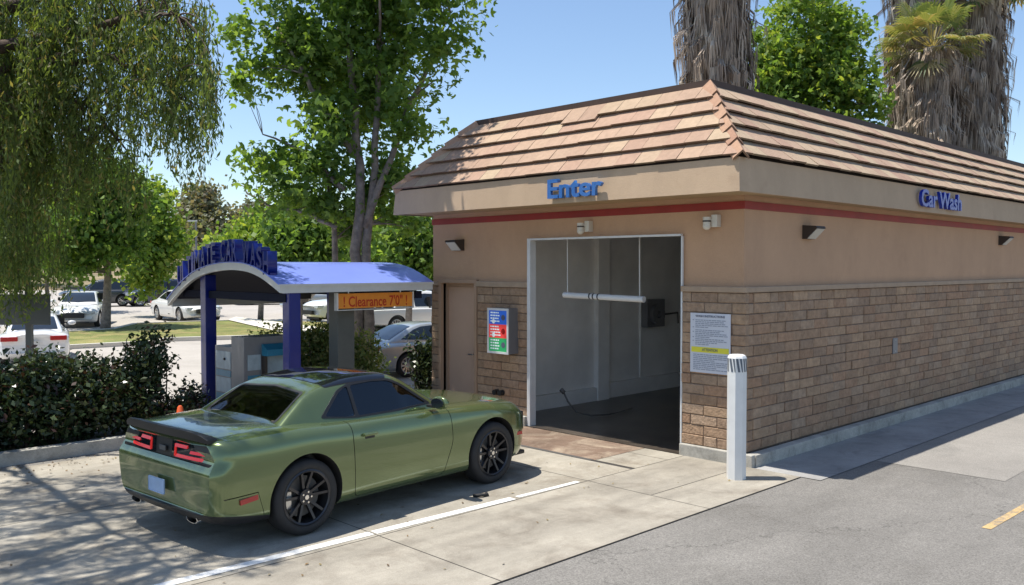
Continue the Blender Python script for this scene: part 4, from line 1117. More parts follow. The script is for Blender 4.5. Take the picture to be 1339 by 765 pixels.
# ---- ordinary cars for the lot ----
def lot_car(label,kind,paintm,cx,cy,heading,group='cars parked in the lot',front=True,name='parked_car',cat=None,glassm=None):
    car=thing(name,label,cat or ('pickup truck' if kind=='pickup' else 'car'),(cx,cy,0),heading,group)
    if kind=='sedan':
        Lr,Lf,WB,r=1.05,.92,2.75,.33
        keys=[(-1.03,.40,.80,.82,.62,.92),(-.98,.33,.85,.88,.68,.985),(-.8,.24,.89,.92,.73,1.02),(-.3,.2,.905,.94,.78,1.03),(.5,.19,.91,.93,.80,1.0),(1.5,.19,.91,.90,.80,.96),(2.3,.19,.91,.88,.78,.95),(2.9,.2,.90,.83,.74,.88),(3.3,.22,.87,.76,.66,.80),(3.55,.27,.80,.68,.56,.72),(3.66,.34,.72,.60,.48,.64)]
        gk=[(-.62,.93,.70),(-.45,1.02,.73),(-.1,1.19,.76),(.25,1.34,.78),(.6,1.425,.79),(1.0,1.45,.80),(1.35,1.43,.80),(1.7,1.33,.79),(2.1,1.13,.77),(2.4,.95,.74)]
        dlo=[(-.12,1.03),(.35,1.27),(.62,1.345),(1.05,1.37),(1.38,1.34),(1.65,1.24),(2.02,1.0),(1.0,.97)]
        rg=[(-.42,-.60),(-.45,0),(-.42,.60),(.33,.50),(.38,0),(.33,-.50)]; wsd=[(1.45,-.5),(1.52,0),(1.45,.5),(2.2,.66),(2.32,0),(2.2,-.66)]
        pillars=(1.02,.14)
    elif kind=='suv':
        WB,r=2.75,.37
        keys=[(-.98,.48,.80,.95,.72,1.02),(-.93,.36,.88,1.0,.78,1.05),(-.7,.28,.92,1.02,.82,1.06),(0,.25,.935,1.03,.84,1.06),(1.0,.25,.935,1.02,.84,1.06),(2.2,.25,.93,1.0,.82,1.07),(2.9,.26,.92,.97,.79,1.03),(3.3,.28,.89,.92,.74,.98),(3.55,.33,.83,.84,.66,.88),(3.62,.42,.78,.76,.60,.80)]
        gk=[(-.93,1.0,.77),(-.86,1.25,.79),(-.72,1.52,.80),(-.5,1.64,.81),(.2,1.70,.82),(.9,1.70,.82),(1.35,1.66,.82),(1.65,1.53,.81),(2.0,1.30,.79),(2.3,1.08,.77)]
        dlo=[(-.62,1.12),(-.45,1.50),(.2,1.57),(.9,1.57),(1.35,1.53),(1.6,1.38),(1.95,1.10)]
        rg=[(-.93,-.62),(-.95,0),(-.93,.62),(-.70,.56),(-.72,0),(-.70,-.56)]; wsd=[(1.45,-.56),(1.52,0),(1.45,.56),(2.1,.68),(2.2,0),(2.1,-.68)]
        pillars=(1.0,.1)
    else:
        WB,r=3.4,.38
        keys=[(-1.22,.50,.90,.98,.84,1.0),(-1.20,.44,.93,1.02,.86,1.04),(-.9,.42,.95,1.04,.88,1.05),(0,.38,.955,1.05,.88,1.06),(1.5,.36,.955,1.05,.88,1.06),(2.8,.36,.95,1.04,.86,1.08),(3.6,.36,.94,1.0,.84,1.05),(4.1,.38,.92,.96,.78,1.0),(4.3,.45,.88,.9,.72,.94)]
        gk=[(.75,1.0,.80),(.80,1.45,.79),(.88,1.66,.79),(1.1,1.78,.80),(1.6,1.81,.80),(2.1,1.78,.80),(2.4,1.66,.80),(2.8,1.35,.79),(3.1,1.08,.78)]
        dlo=[(1.0,1.14),(1.05,1.60),(1.6,1.68),(2.1,1.65),(2.35,1.50),(2.75,1.12)]
        rg=[(.72,-.58),(.72,.58),(.90,.54),(.90,-.54)]; wsd=[(2.2,-.56),(2.28,0),(2.2,.56),(2.85,.68),(2.98,0),(2.85,-.68)]
        pillars=(1.7,.1)
    def bow(x,y,z):
        u=abs(y)/.92; b=0
        if x<-.3 and kind!='pickup': b+=.14*u**3*min(1,(-.3-x)/.6)
        if x>WB: b-=.34*u**2.4*min(1,(x-WB)/.8)
        return b
    body=tempobj(loft(keys,bodysect,46,3,bow=bow),[paintm])
    for x in (0,WB):
        for s in (-1,1):
            c=bmesh.new(); lathe(c,[(.001,s*.56),(r+.055,s*.56),(r+.055,s*1.3),(.001,s*1.3)],28,Matrix.Translation((x,0,r+.01)))
            bmesh.ops.remove_doubles(c,verts=c.verts[:],dist=.002); bmesh.ops.holes_fill(c,edges=c.edges[:]); bmesh.ops.recalc_face_normals(c,faces=c.faces[:])
            boolean(body,tempobj(c,M['rubber']))
    if kind=='pickup':
        boolean(body,tempobj(bx(-1.12,.70,-.78,.78,.62,1.5),M['darkgrey_paint']))
    body.data.set_sharp_from_angle(angle=R(35)); body.name='body'; body.parent=car
    gh=tempobj(loft(gk,roofsect,40,3,bow=lambda x,y,z:-.10*(abs(y)/.8)**2*max(0,min(1,(x-1.4)/.6)) if kind!='pickup' else 0),[paintm]); base=gh.data.copy()
    def glass(name,poly,axis,a0,a1,d,m):
        o=tempobj(inflate(base,d),[m]); boolean(o,tempobj(prism(poly,axis,a0,a1),m),'INTERSECT')
        o.data.materials.clear(); o.data.materials.append(m)
        for p in o.data.polygons: p.material_index=0; p.use_smooth=True
        o.data.set_sharp_from_angle(angle=R(30)); o.name=name; o.parent=car
    g=glassm or M['glass']
    for s in (-1,1):
        a,b=sorted((s*.40,s*1.0)); glass('side_window',roundpoly(dlo,.05),'y',a,b,.006,g)
        px=pillars[0]
        ln=obj('door_pillar',prism([(px-.03,1.0),(px+.03,1.0),(px+.02,1.55),(px-.04,1.55)] if kind!='sedan' else [(px-.03,.97),(px+.03,.97),(px+.02,1.36),(px-.04,1.36)],'y',*sorted((s*.55,s*.785))),M['black'],car)
        ln.hide_render=False
    glass('rear_window',roundpoly(rg,.04),'z',1.0,1.78,.006,g); glass('windshield',roundpoly(wsd,.04),'z',1.0,1.78,.006,g)
    gh.name='cabin'; gh.parent=car; gh.data.shade_smooth(); gh.data.set_sharp_from_angle(angle=R(35)); bpy.data.meshes.remove(base)
    xr=keys[0][0]; xf=keys[-1][0]
    for s in (-1,1):
        if kind=='pickup':
            obj('tail_light',bx(xr-.02,xr+.06,*sorted((s*.80,s*.935)),.68,.98,.01),M['red_light'],car)
            obj('headlight',bx(xf-.35,xf-.02,*sorted((s*.60,s*.86)),.72,.90,.02),M['headlamp'],car)
        elif kind=='sedan':
            obj('tail_light',bx(xr-.015,xr+.26,*sorted((s*.40,s*.83)),.74,.87,.02),M['red_light'],car)
            obj('headlight',bx(xf-.50,xf-.16,*sorted((s*.48,s*.80)),.58,.69,.02),M['headlamp'],car)
        else:
            obj('tail_light',bx(xr-.015,xr+.28,*sorted((s*.52,s*.87)),.86,1.0,.02),M['red_light'],car)
            obj('headlight',bx(xf-.40,xf-.06,*sorted((s*.50,s*.82)),.70,.83,.02),M['headlamp'],car)
        bm=bmesh.new(); bmesh.ops.create_uvsphere(bm,u_segments=12,v_segments=8,radius=1,matrix=Matrix.Translation((dlo[-2][0] if kind=='sedan' else dlo[-1][0]-.1,s*.99,1.06 if kind!='pickup' else 1.22))@Matrix.Diagonal((.07,.12,.075,1))); obj('mirror',bm,paintm,car,smooth=True)
    obj('grille',bx(xf-.12,xf+.012,-.42,.42,.42,.60,.02),M['black'],car)
    obj('license_plate',bx(xr-.03,xr+.01,-.15,.15,.62,.74),M['canopy_white'],car)
    if kind=='pickup':
        obj('rear_bumper',bx(xr-.14,xr+.02,-.88,.88,.50,.64,.02),M['chrome'],car)
        obj('tailgate_handle',bx(xr-.012,xr+.01,-.10,.10,.86,.92),M['black'],car)
    for x in (0,WB):
        for s in (-1,1): wheel(car,x,s*.79,s,r=r,rim=r*.68,width=.21,style='10',detail=False,rimmat=M['steel'])
    obj('underbody',bx(-.7,WB+.6,-.55,.55,.20,.28),M['black'],car)
    return car
def at(px,dep,label,kind,paintm,hl,hd,origin=1.3,sc=1,**k):
    """car whose middle stands dep metres away; (hl,hd) = heading to the right / away"""
    x,y=L((px-669.5)/1143*dep,dep); th=math.atan2(FY*hd-FX*hl,FX*hd+FY*hl)
    c=lot_car(label,kind,paintm,x-sc*origin*math.cos(th),y-sc*origin*math.sin(th),th,**k); c.scale=(sc,sc,sc)
at(243,40.5,'white sedan facing right behind the left canopy post','sedan',M['white_paint'],.66,-.75)
at(107,37.5,'white sedan facing the camera behind the slim tree trunk','sedan',M['white_paint'],.30,-.95)
at(46,23.5,'white sedan seen from behind over the hedge with red tail lights','sedan',M['white_paint'],-.46,.89,sc=.88)
at(560,20.9,'silver sedan partly hidden behind the building corner','sedan',M['silver_paint'],.76,.65,sc=.83)
at(545,33.5,'white pickup truck with tailgate towards the camera','pickup',M['white_paint'],.80,.60,origin=1.5,sc=.88)
at(424,47,'silver suv seen beneath the canopy between the posts','suv',M['silver_paint'],.82,.57)
at(462,39.5,'white suv mostly hidden by the grey canopy post','suv',M['white_paint'],-.75,-.66)
at(210,56,'dark blue suv behind the white sedan','suv',M['darkblue_paint'],-.8,-.6)
at(130,55,'dark grey suv in the far row behind the tree trunk','suv',M['darkgrey_paint'],-.9,-.43)
at(165,64,'white sedan in the far row between two dark vehicles','sedan',M['white_paint'],-.5,-.86)
at(352,58,'dark grey sedan far off beneath the canopy arch','sedan',M['darkgrey_paint'],.9,.43)
at(552,52,'white sedan far off beside the building corner','sedan',M['white_paint'],.3,-.95)
# ================= VEGETATION =================
def leafmesh(name,P,size,mats,parent,droop=.3,shape='rhomb',jitter=.4,seed=1,weights=None,aspect=.6,nrm_bias=0.4):
    """one mesh of many leaves centred on the points P (N,3)"""
    r=np.random.default_rng(seed); N=len(P)
    d=r.normal(size=(N,3)); d[:,2]-=droop*1.5; d/=np.linalg.norm(d,axis=1)[:,None]
    nz=r.normal(size=(N,3)); nz[:,2]+=nrm_bias*2.5
    s=np.cross(d,nz); s/=np.linalg.norm(s,axis=1)[:,None]+1e-9
    n=np.cross(s,d)
    L_=size*(1+jitter*(r.random(N)-.5)*2)[:,None]; Wd=L_*aspect
    if shape=='rhomb':
        pts=[P-d*L_*.5,P+s*Wd*.5+n*L_*.06,P+d*L_*.5,P-s*Wd*.5+n*L_*.06]; K=4
        V=np.stack(pts,1).reshape(-1,3); loops=np.arange(N*4); starts=np.arange(N)*4; tot=np.full(N,4); NF=N
    else: # lobed leaf: three rhombs from the base
        b=P-d*L_*.45; allp=[]
        for a in (-.85,0,.85):
            dd=d*math.cos(a)+s*math.sin(a); ss=np.cross(n,dd); l=L_*(1 if a==0 else .82)
            allp+= [b,b+dd*l*.5+ss*Wd*.26+n*l*.03,b+dd*l,b+dd*l*.5-ss*Wd*.26+n*l*.03]
        V=np.stack(allp,1).reshape(-1,3); NF=N*3; loops=np.arange(NF*4); starts=np.arange(NF)*4; tot=np.full(NF,4)
    me=bpy.data.meshes.new(name); me.vertices.add(len(V)); me.vertices.foreach_set('co',V.astype(np.float32).ravel())
    me.loops.add(len(loops)); me.loops.foreach_set('vertex_index',loops.astype(np.int32))
    me.polygons.add(NF); me.polygons.foreach_set('loop_start',starts.astype(np.int32)); me.polygons.foreach_set('loop_total',tot.astype(np.int32))
    for m in mats: me.materials.append(m)
    mi=r.choice(len(mats),size=N,p=weights)
    if NF!=N: mi=np.repeat(mi,3)
    me.polygons.foreach_set('material_index',mi.astype(np.int32)); me.update(calc_edges=True)
    o=bpy.data.objects.new(name,me); col.objects.link(o); o.parent=parent; return o
def bez(a,b,sag,n=7,r=None):
    a,b=Vector(a),Vector(b); m=(a+b)/2+Vector(sag); return [tuple((1-t)**2*a+2*t*(1-t)*m+t*t*b) for t in [i/(n-1) for i in range(n)]]
def broad_tree(name,label,cat,base,stems,blobs,nclust,leafn,leafsize,mats,bark,shape='lobed',seed=1,cl_r=.55,group=None,droop=.3,limbr=.05,weights=None,aspect=.8,flat=.6):
    """stems: list of polylines (world) with radii; blobs: (centre, (rx,ry,rz)) world crown lumps"""
    r=np.random.default_rng(seed); rn=random.Random(seed)
    t=thing(name,label,cat,(base[0],base[1],base[2] if len(base)>2 else 0),0,group); o0=Vector(t.location)
    bm=bmesh.new(); sp=[]
    for pts,rad in stems:
        pts=[Vector(p)-o0 for p in pts]; n=len(pts)
        # refine with wobble
        fine=[]
        for i in range(n-1):
            for k in range(4):
                q=pts[i].lerp(pts[i+1],k/4); 
                if i+k>0: q+=Vector((rn.uniform(-1,1),rn.uniform(-1,1),0))*.05
                fine.append(q)
        fine.append(pts[-1]); m=len(fine)
        rr=[rad[0]+(rad[1]-rad[0])*(i/(m-1))**.8 for i in range(m)]
        tube(bm,fine,rr,10); sp+= [(q,rr[i]) for i,q in enumerate(fine) if i>m*.25]
    obj('trunk',bm,bark,t,smooth=True)
    vol=np.array([b[1][0]*b[1][1]*b[1][2] for b in blobs])**.8; vol/=vol.sum()
    C=[]
    for _ in range(nclust):
        b=blobs[r.choice(len(blobs),p=vol)]; d=r.normal(size=3); d/=np.linalg.norm(d); q=r.random()**.42
        C.append(np.array(b[0])+d*q*np.array(b[1]))
    C=np.array(C)-np.array(o0)
    bm=bmesh.new()
    for i,c in enumerate(C):
        if rn.random()>.6: continue
        cv=Vector(c); cand=min(sp,key=lambda s:(s[0]-cv).length+max(0,(s[0].z-cv.z+.2))*1.3)
        ln=(cand[0]-cv).length
        if ln<.2: continue
        r0=min(cand[1]*.6,limbr*(.35+.22*ln)); pts=bez(cand[0],cv,(rn.uniform(-.15,.15)*ln,rn.uniform(-.15,.15)*ln,.12*ln),6)
        tube(bm,pts,[r0*(1-.8*k/5) for k in range(6)],5,cap=False)
    if len(bm.verts): obj('limbs',bm,bark,t,smooth=True)
    else: bm.free()
    per=max(1,leafn//nclust)
    sz=cl_r*(.6+.8*r.random(len(C)))
    P=np.repeat(C,per,0)+np.clip(r.normal(size=(len(C)*per,3)),-1.9,1.9)*np.repeat(sz,per)[:,None]*np.array([.62,.62,.62*flat/.6*.8])
    leafmesh('crown',P,leafsize,mats,t,droop=droop,shape=shape,seed=seed+1,weights=weights,aspect=aspect)
    return t
def PB(px,py,rx,ry,dep,depr=None):
    """crown lump given by where it stands: centre direction, radii in metres at that distance"""
    k=dep/1143; return (PXD(px,py,dep),(rx*k,depr if depr else (rx*k+ry*k)/2,ry*k))
def S2(pl,dep): return [PXD(a,b,dep) for a,b in pl]

# tall plane tree behind the canopy
D0=18.2
blobs=[PB(*a) for a in ((372,50,58,62,18.4),(340,110,26,20,18.2),(440,70,75,80,18.6),(520,50,75,80,18.2),(560,100,38,38,17.6),(530,165,34,32,17.8),(485,150,60,50,18.8),(425,160,40,45,18.0),(370,215,42,34,18.0),(332,180,18,10,17.8),(425,235,50,50,18.6),(395,270,40,25,18.2),(525,215,26,26,18.2),(500,250,48,45,18.8),(525,300,40,30,18.6),(450,300,40,30,19.2),(470,-60,120,80,18.4),(560,-20,60,60,17.8),(380,-50,60,60,18.2),(470,-150,90,60,18.4),(600,10,26,50,17.2))]
gx,gy=PXD(470,350,D0)[:2]
stems=[([(gx,gy,0)]+S2([(468,330),(470,220),(462,120),(450,0),(460,-150)],D0),(.145,.04)),
       ([(gx+.1,gy-.2,0)]+S2([(478,340),(488,250),(493,130),(500,0),(515,-120)],D0),(.13,.03)),
       ([(gx-.3,gy+.3,0)]+S2([(440,340),(430,240),(428,150),(400,40)],D0+.5),(.09,.02)),
       (S2([(478,300),(520,180),(560,90),(590,20)],D0),(.09,.02)),(S2([(450,250),(400,200),(345,178)],D0),(.07,.015)),(S2([(462,200),(410,120),(365,40)],D0),(.09,.02)),
       (S2([(440,300),(400,280),(350,270),(325,255),(313,238)],D0),(.05,.008)),(S2([(350,270),(338,258),(336,245)],D0),(.02,.006))]
broad_tree('plane_tree','tall lobed-leaf tree with several grey trunks behind the blue canopy','tree',(gx,gy),stems,blobs+[((8.5,12.7,9.0),(.9,.9,.8)),((8.8,12.2,8.0),(.6,.6,.5)),((8.1,13.3,10),(1.1,1.1,1.0))],400,26000,.135,M['lv_plane'][:3]+M['lv_bright'][:1],M['bark_grey'],seed=3,cl_r=.37,limbr=.05)
# low bright trees behind the canopy
def simple(px,dep,top,bot,w,label,mats,n=160,leaf=7000,size=.2,seed=1,bark='bark_grey',name='leafy_tree',shape='rhomb',lumps=7,cl=.6,trunk_r=.14,weights=None,group=None,cat='tree'):
    rn=random.Random(seed); k=dep/1143
    gx,gy=PXD(px,350,dep)[:2]; zt=2.5+(350-top)*k; zb=2.5+(350-bot)*k; cw=w*k/2
    bl_=[]
    for i in range(lumps):
        f=i/max(1,lumps-1); zz=zb+(zt-zb)*(.16+.68*f); rr=cw*(.62 if .15<f<.75 else .45)
        a=rn.uniform(0,6.28); o=cw*.42*(1-.5*f)
        bl_.append(((gx+math.cos(a)*o,gy+math.sin(a)*o,zz),(rr,rr,(zt-zb)/lumps*1.25)))
    bl_.append(((gx,gy,(zt+zb)/2),(cw*.6,cw*.6,(zt-zb)*.42)))
    st=[([(gx,gy,0),(gx+.1,gy,zb+.2),(gx,gy+.1,(zb+zt)/2),(gx,gy,zt-.3)],(trunk_r,.03))]
    return broad_tree(name,label,cat,(gx,gy),st,bl_,n,leaf,size,mats,M[bark],shape=shape,seed=seed,cl_r=cl,weights=weights,limbr=.05,group=group)
LV=M
simple(390,31,266,352,128,'low bright green tree behind the canopy roof',M['lv_plane'],170,8000,.22,5,cl=.6,lumps=5)
simple(340,40,300,360,90,'low dense green tree left of the canopy roof',M['lv_bright'],120,6000,.24,6,lumps=4,cl=.7)
simple(535,30,285,372,110,'green tree seen just left of the building corner',M['lv_plane'],130,6500,.22,8,lumps=4,cl=.6)
simple(495,36,290,372,90,'low green tree seen between the tall grey trunks',M['lv_bright'],90,5000,.24,9,lumps=4,cl=.7)
# street tree with slim trunk over the grass island
simple(137,34.8,205,366,175,'mid green tree with a slim leaning trunk on the grass island',M['lv_plane'],260,13000,.22,10,lumps=7,cl=.65,trunk_r=.20)
simple(206,44,236,385,84,'light green young tree right of the slim leaning trunk',M['lv_bright'],150,7000,.25,11,lumps=6,cl=.7)
simple(60,47,200,372,150,'mid green tree at the far left of the lot',M['lv_plane'],170,8000,.28,12,lumps=6,cl=.8)
simple(-30,40,160,374,150,'mid green tree cut by the left edge of the picture',M['lv_plane'],150,7000,.28,13,lumps=6,cl=.8)
# far trees
simple(266,88,246,352,100,'dull grey green gum tree on the skyline',M['lv_gum'],190,9000,.42,14,name='gum_tree',cl=1.1,lumps=6)
simple(325,96,268,352,84,'smaller dull green gum tree right of the big one on the skyline',M['lv_gum'],140,7000,.45,15,name='gum_tree',cl=1.1,lumps=5)
far=[(395,100,300,70,'gum'),(455,98,296,80,'bright'),(520,104,300,80,'gum'),(175,100,270,110,'gum'),(90,98,255,120,'gum'),(10,102,262,120,'gum'),(305,72,322,56,'bright'),(575,100,306,70,'bright')]
names={'gum':'dull green tree in the distant row','bright':'brighter green tree in the distant row'}
where=['behind the middle of the canopy roof','behind the tall grey trunks','left of the building corner','behind the young light green tree','behind the slim leaning trunk','at the far left behind the hedge sign','behind the right half of the blue arch letters','partly hidden by the building corner']
for i,(px,dep,top,w,kd) in enumerate(far):
    simple(px,dep,top,356,w,names[kd]+' '+where[i],M['lv_'+kd],90,4200,.5,20+i,cl=1.3,lumps=4,name='distant_tree',group='trees in the distant row')
# bright tree behind the building
D1=31
blobs=[PB(*a) for a in ((1008,85,26,60,31),(1050,60,40,60,31.5),(1050,15,42,36,31),(1095,95,38,50,30.5),(1075,130,50,40,31),(1125,140,24,30,30),(1020,130,45,40,31),(1035,200,70,60,31),(1100,220,70,60,31),(1100,40,20,26,31))]
gx,gy=PXD(1060,350,D1)[:2]
broad_tree('plane_tree','bright green tree rising behind the roof between the palms','tree',(gx,gy),[([(gx,gy,0)]+S2([(1068,250),(1065,100),(1062,20)],D1),(.22,.04)),(S2([(1068,230),(1100,120),(1110,60)],D1),(.12,.03)),(S2([(1068,230),(1020,140),(1008,60)],D1),(.12,.03))],blobs,300,25000,.18,M['lv_plane'][:3]+M['lv_bright'],M['bark_grey'],seed=31,cl_r=.52,weights=[.12,.16,.16,.18,.18,.06,.14])

# ---- pepper tree, weeping, overhanging from the left ----
def pepper():
    rn=random.Random(5); r=np.random.default_rng(5)
    bx0,by0=1.7,14.4
    t=thing('pepper_tree','weeping pepper tree with hanging fine foliage over the left side','tree',(bx0,by0,0)); o0=Vector((bx0,by0,0))
    bm=bmesh.new(); limbs=[]
    def limb(pts,r0,r1):
        f=[]; pts=[Vector(p) for p in pts]
        for i in range(len(pts)-1):
            for k in range(5): f.append(pts[i].lerp(pts[i+1],k/5)+Vector((rn.uniform(-1,1),rn.uniform(-1,1),rn.uniform(-1,1)))*.05*(1 if i+k else 0))
        f.append(pts[-1]); m=len(f); tube(bm,[p-o0 for p in f],[r0+(r1-r0)*i/(m-1) for i in range(m)],8); limbs.append(f)
    limb([(bx0,by0,0),(bx0+.15,by0-.1,1.6),(bx0+.1,by0,3.2),(bx0+.4,by0,5.0)],.38,.24)
    fork=Vector((bx0+.4,by0,5.0))
    W=lambda px,py,d:Vector(PXD(px,py,d))
    for tgt,r0 in (([W(60,50,13.5),W(130,45,13.2),W(190,22,12.8),W(235,25,12.6)],.12),([W(40,90,13.5),W(150,78,13),W(220,118,12.8)],.09),([W(60,130,14),W(118,140,13.6),(W(156,185,13.4))],.08),([fork+Vector((-.5,-2.0,1.5)),fork+Vector((-.8,-4.2,2.4)),fork+Vector((-.8,-5.6,2.2))],.07),([fork+Vector((1.2,-1.6,1.9)),fork+Vector((2.0,-3.2,2.6))],.06),([fork+Vector((-2,-1,2)),fork+Vector((-4,-2,3))],.18),([fork+Vector((.5,1.5,2)),fork+Vector((1,3.5,2.8))],.16),([fork+Vector((2,.6,1.6)),fork+Vector((3.4,1.0,2.2))],.16),([fork+Vector((-1,-.3,3)),fork+Vector((-1.3,-1,4.5))],.16)):
        limb([fork]+[tuple(p) for p in tgt],r0,.018)
    # strand starting points: along a set of crown lumps
    lumps=[]  # (px,py,rx,ry,dep,count)
    for a in ((20,300,70,40,14.6,60),(0,330,50,40,14.8,40),(165,205,34,30,13.6,14),(270,90,26,26,12.6,16),(245,140,30,30,12.8,16),(50,-30,120,60,14,130),(130,-10,110,50,13.2,85),(215,10,66,36,12.8,48),(250,60,38,36,12.6,22),(190,60,70,40,13,34),(20,60,85,60,13.6,120),(110,60,70,50,13.6,52),(215,110,52,28,12.8,26),(10,150,70,50,13.8,90),(100,150,60,40,13.8,60),(160,120,40,30,13.2,18),(30,220,80,40,14.2,70),(95,190,50,30,14,26),(0,30,110,90,15.5,110),(40,120,90,80,15.5,70),(-60,60,90,120,14.5,120)):
        lumps.append(a)
    starts=[]
    for px,py,rx,ry,dep,cnt in lumps:
        for _ in range(cnt):
            while True:
                u,v,w=rn.uniform(-1,1),rn.uniform(-1,1),rn.uniform(-1,1)
                if u*u+v*v+w*w<1: break
            starts.append((W(px+u*rx,py+v*ry,dep+w*1.2),rn.uniform(.55,1.25)))
    # crown above and in front of the view, shading the drive
    for _ in range(1250):
        u=rn.random()
        x=rn.uniform(-2.6,3.3); y=rn.uniform(7.9,13.0); z=rn.uniform(6.4,8.8)
        if (x-.4)**2/8+(y-10.6)**2/7>rn.uniform(.6,1.1): continue
        starts.append((Vector((x,y,z)),rn.uniform(.5,1.1)))
    P=[];D=[]
    sb=bmesh.new()
    for s,ln in starts:
        sway=Vector((rn.uniform(-.12,.12),rn.uniform(-.12,.12),0)); n=int(ln*54)
        p0=s; 
        tube(sb,[tuple(p0-o0),tuple(p0+sway*.4*ln-Vector((0,0,ln*.5))-o0),tuple(p0+sway*ln-Vector((0,0,ln))-o0)],[.006,.004,.002],3,cap=False)
        for k in range(n):
            f=k/n; q=p0+sway*ln*f*f-Vector((0,0,ln*f)); P.append((q.x-o0.x+rn.gauss(0,.055),q.y-o0.y+rn.gauss(0,.055),q.z+rn.gauss(0,.02)))
    # twigs joining nearest limb to some strands
    pts=[p for f in limbs[1:] for p in f[2:]]
    for s,ln in starts:
        if rn.random()<.38:
            c=min(pts,key=lambda p:(p-s).length); L2=(c-s).length
            if .2<L2<3.2: tube(bm,[tuple(Vector(q)-o0) for q in bez(c,s,(0,0,.18*L2),5)],[.018,.014,.010,.007,.004],4,cap=False)
    obj('trunk',bm,M['bark_dark'],t,smooth=True)
    obj('hanging_twigs',sb,M['lv_pepper'][2],t)
    leafmesh('crown',np.array(P),.105,M['lv_pepper'],t,droop=1.4,shape='rhomb',seed=6,aspect=.27,nrm_bias=0,weights=[.36,.30,.22,.12])
pepper()

# ---- hedge and shrubs ----
def shrub(name,label,cat,boxes,n,size,mats,seed,aspect=.55,weights=None,group=None,stemn=26,shell=.55):
    r=np.random.default_rng(seed); rn=random.Random(seed)
    bx_=boxes[0][0]; o0=np.array([bx_[0],bx_[1],.09]); t=thing(name,label,cat,tuple(o0),0,group)
    vol=np.array([b[1][0]*b[1][1]*b[1][2] for b in boxes]); vol=vol/vol.sum()
    P=[]
    idx=r.choice(len(boxes),size=n//14,p=vol)
    for i in idx:
        c,rad=boxes[i]; d=r.normal(size=3); d/=np.linalg.norm(d); q=shell+(1-shell)*r.random() if r.random()<.75 else r.random()**.5
        cc=np.array(c)+d*q*np.array(rad)
        if cc[2]<.12: cc[2]=.12+r.random()*.3
        P.append(cc+r.normal(size=(14,3))*.085)
    P=np.concatenate(P)-o0; 
    bm=bmesh.new()
    for k in range(stemn):
        c,rad=boxes[rn.randrange(len(boxes))]
        b=(c[0]-o0[0]+rn.uniform(-.5,.5)*rad[0],c[1]-o0[1]+rn.uniform(-.5,.5)*rad[1],0); e=(b[0]+rn.uniform(-.5,.5)*rad[0],b[1]+rn.uniform(-.5,.5)*rad[1],c[2]+rad[2]*rn.uniform(.1,.7)-.09)
        tube(bm,bez(b,e,(rn.uniform(-.1,.1),rn.uniform(-.1,.1),.1),5),[.016,.013,.010,.007,.004],5,cap=False)
    obj('stems',bm,M['bark_dark'],t)
    P=P[P[:,2]>.0]
    leafmesh('foliage',P,size,mats,t,droop=.1,seed=seed+1,aspect=aspect,weights=weights,nrm_bias=.3); return t
hb=[((-3+k*.85+random.uniform(-.15,.15),13.5+random.uniform(-.15,.2),.62+random.uniform(-.04,.10)),(.85,1.05,.66+random.uniform(-.06,.08))) for k in range(8)]
hb+=[((-3+k*.85,12.75,.45),(.7,.42,.42)) for k in range(9)]
for i in (0,):
    shrub('hedge','dark glossy leaved hedge in the planting bed along the kerb','hedge',hb,62000,.085,M['lv_hedge'],41,weights=[.5,.3,.1,.1],stemn=60)
hb2=[((3.75,13.1,.72),(.6,.7,.60)),((4.4,13.0,.66),(.55,.6,.55)),((4.95,12.9,.5),(.45,.4,.42))]
shrub('shrub','dark leafy shrub rising at the right end of the hedge','shrub',hb2+[((5.2,13.05,1.0),(.24,.26,.60)),((5.45,13.2,1.2),(.17,.2,.42)),((5.0,13.0,.95),(.3,.3,.45))],14500,.085,M['lv_hedge'],42,weights=[.35,.25,.1,.3])
shrub('shrub','low reddish green shrub beside the left canopy post','shrub',[((5.55,12.75,.32),(.30,.25,.24)),((5.95,13.2,.35),(.22,.25,.25))],2600,.07,M['lv_hedge'],43,weights=[.2,.2,.4,.2],stemn=12)
shrub('shrub','light green rounded shrub between the canopy posts and the building','shrub',[((8.45,13.75,.80),(.62,.62,.60)),((9.1,13.35,.72),(.55,.5,.58)),((8.0,14.3,.80),(.5,.5,.60)),((8.6,13.6,1.05),(.45,.4,.38))],15000,.075,M['lv_shrub'],44,weights=[.32,.3,.16,.22])
shrub('shrub','small dark shrub against the far building corner','shrub',[((10.35,12.75,.55),(.22,.3,.5)),((10.2,12.9,.85),(.14,.15,.35))],2600,.08,M['lv_hedge'],45,weights=[.4,.3,.0,.3],stemn=10)

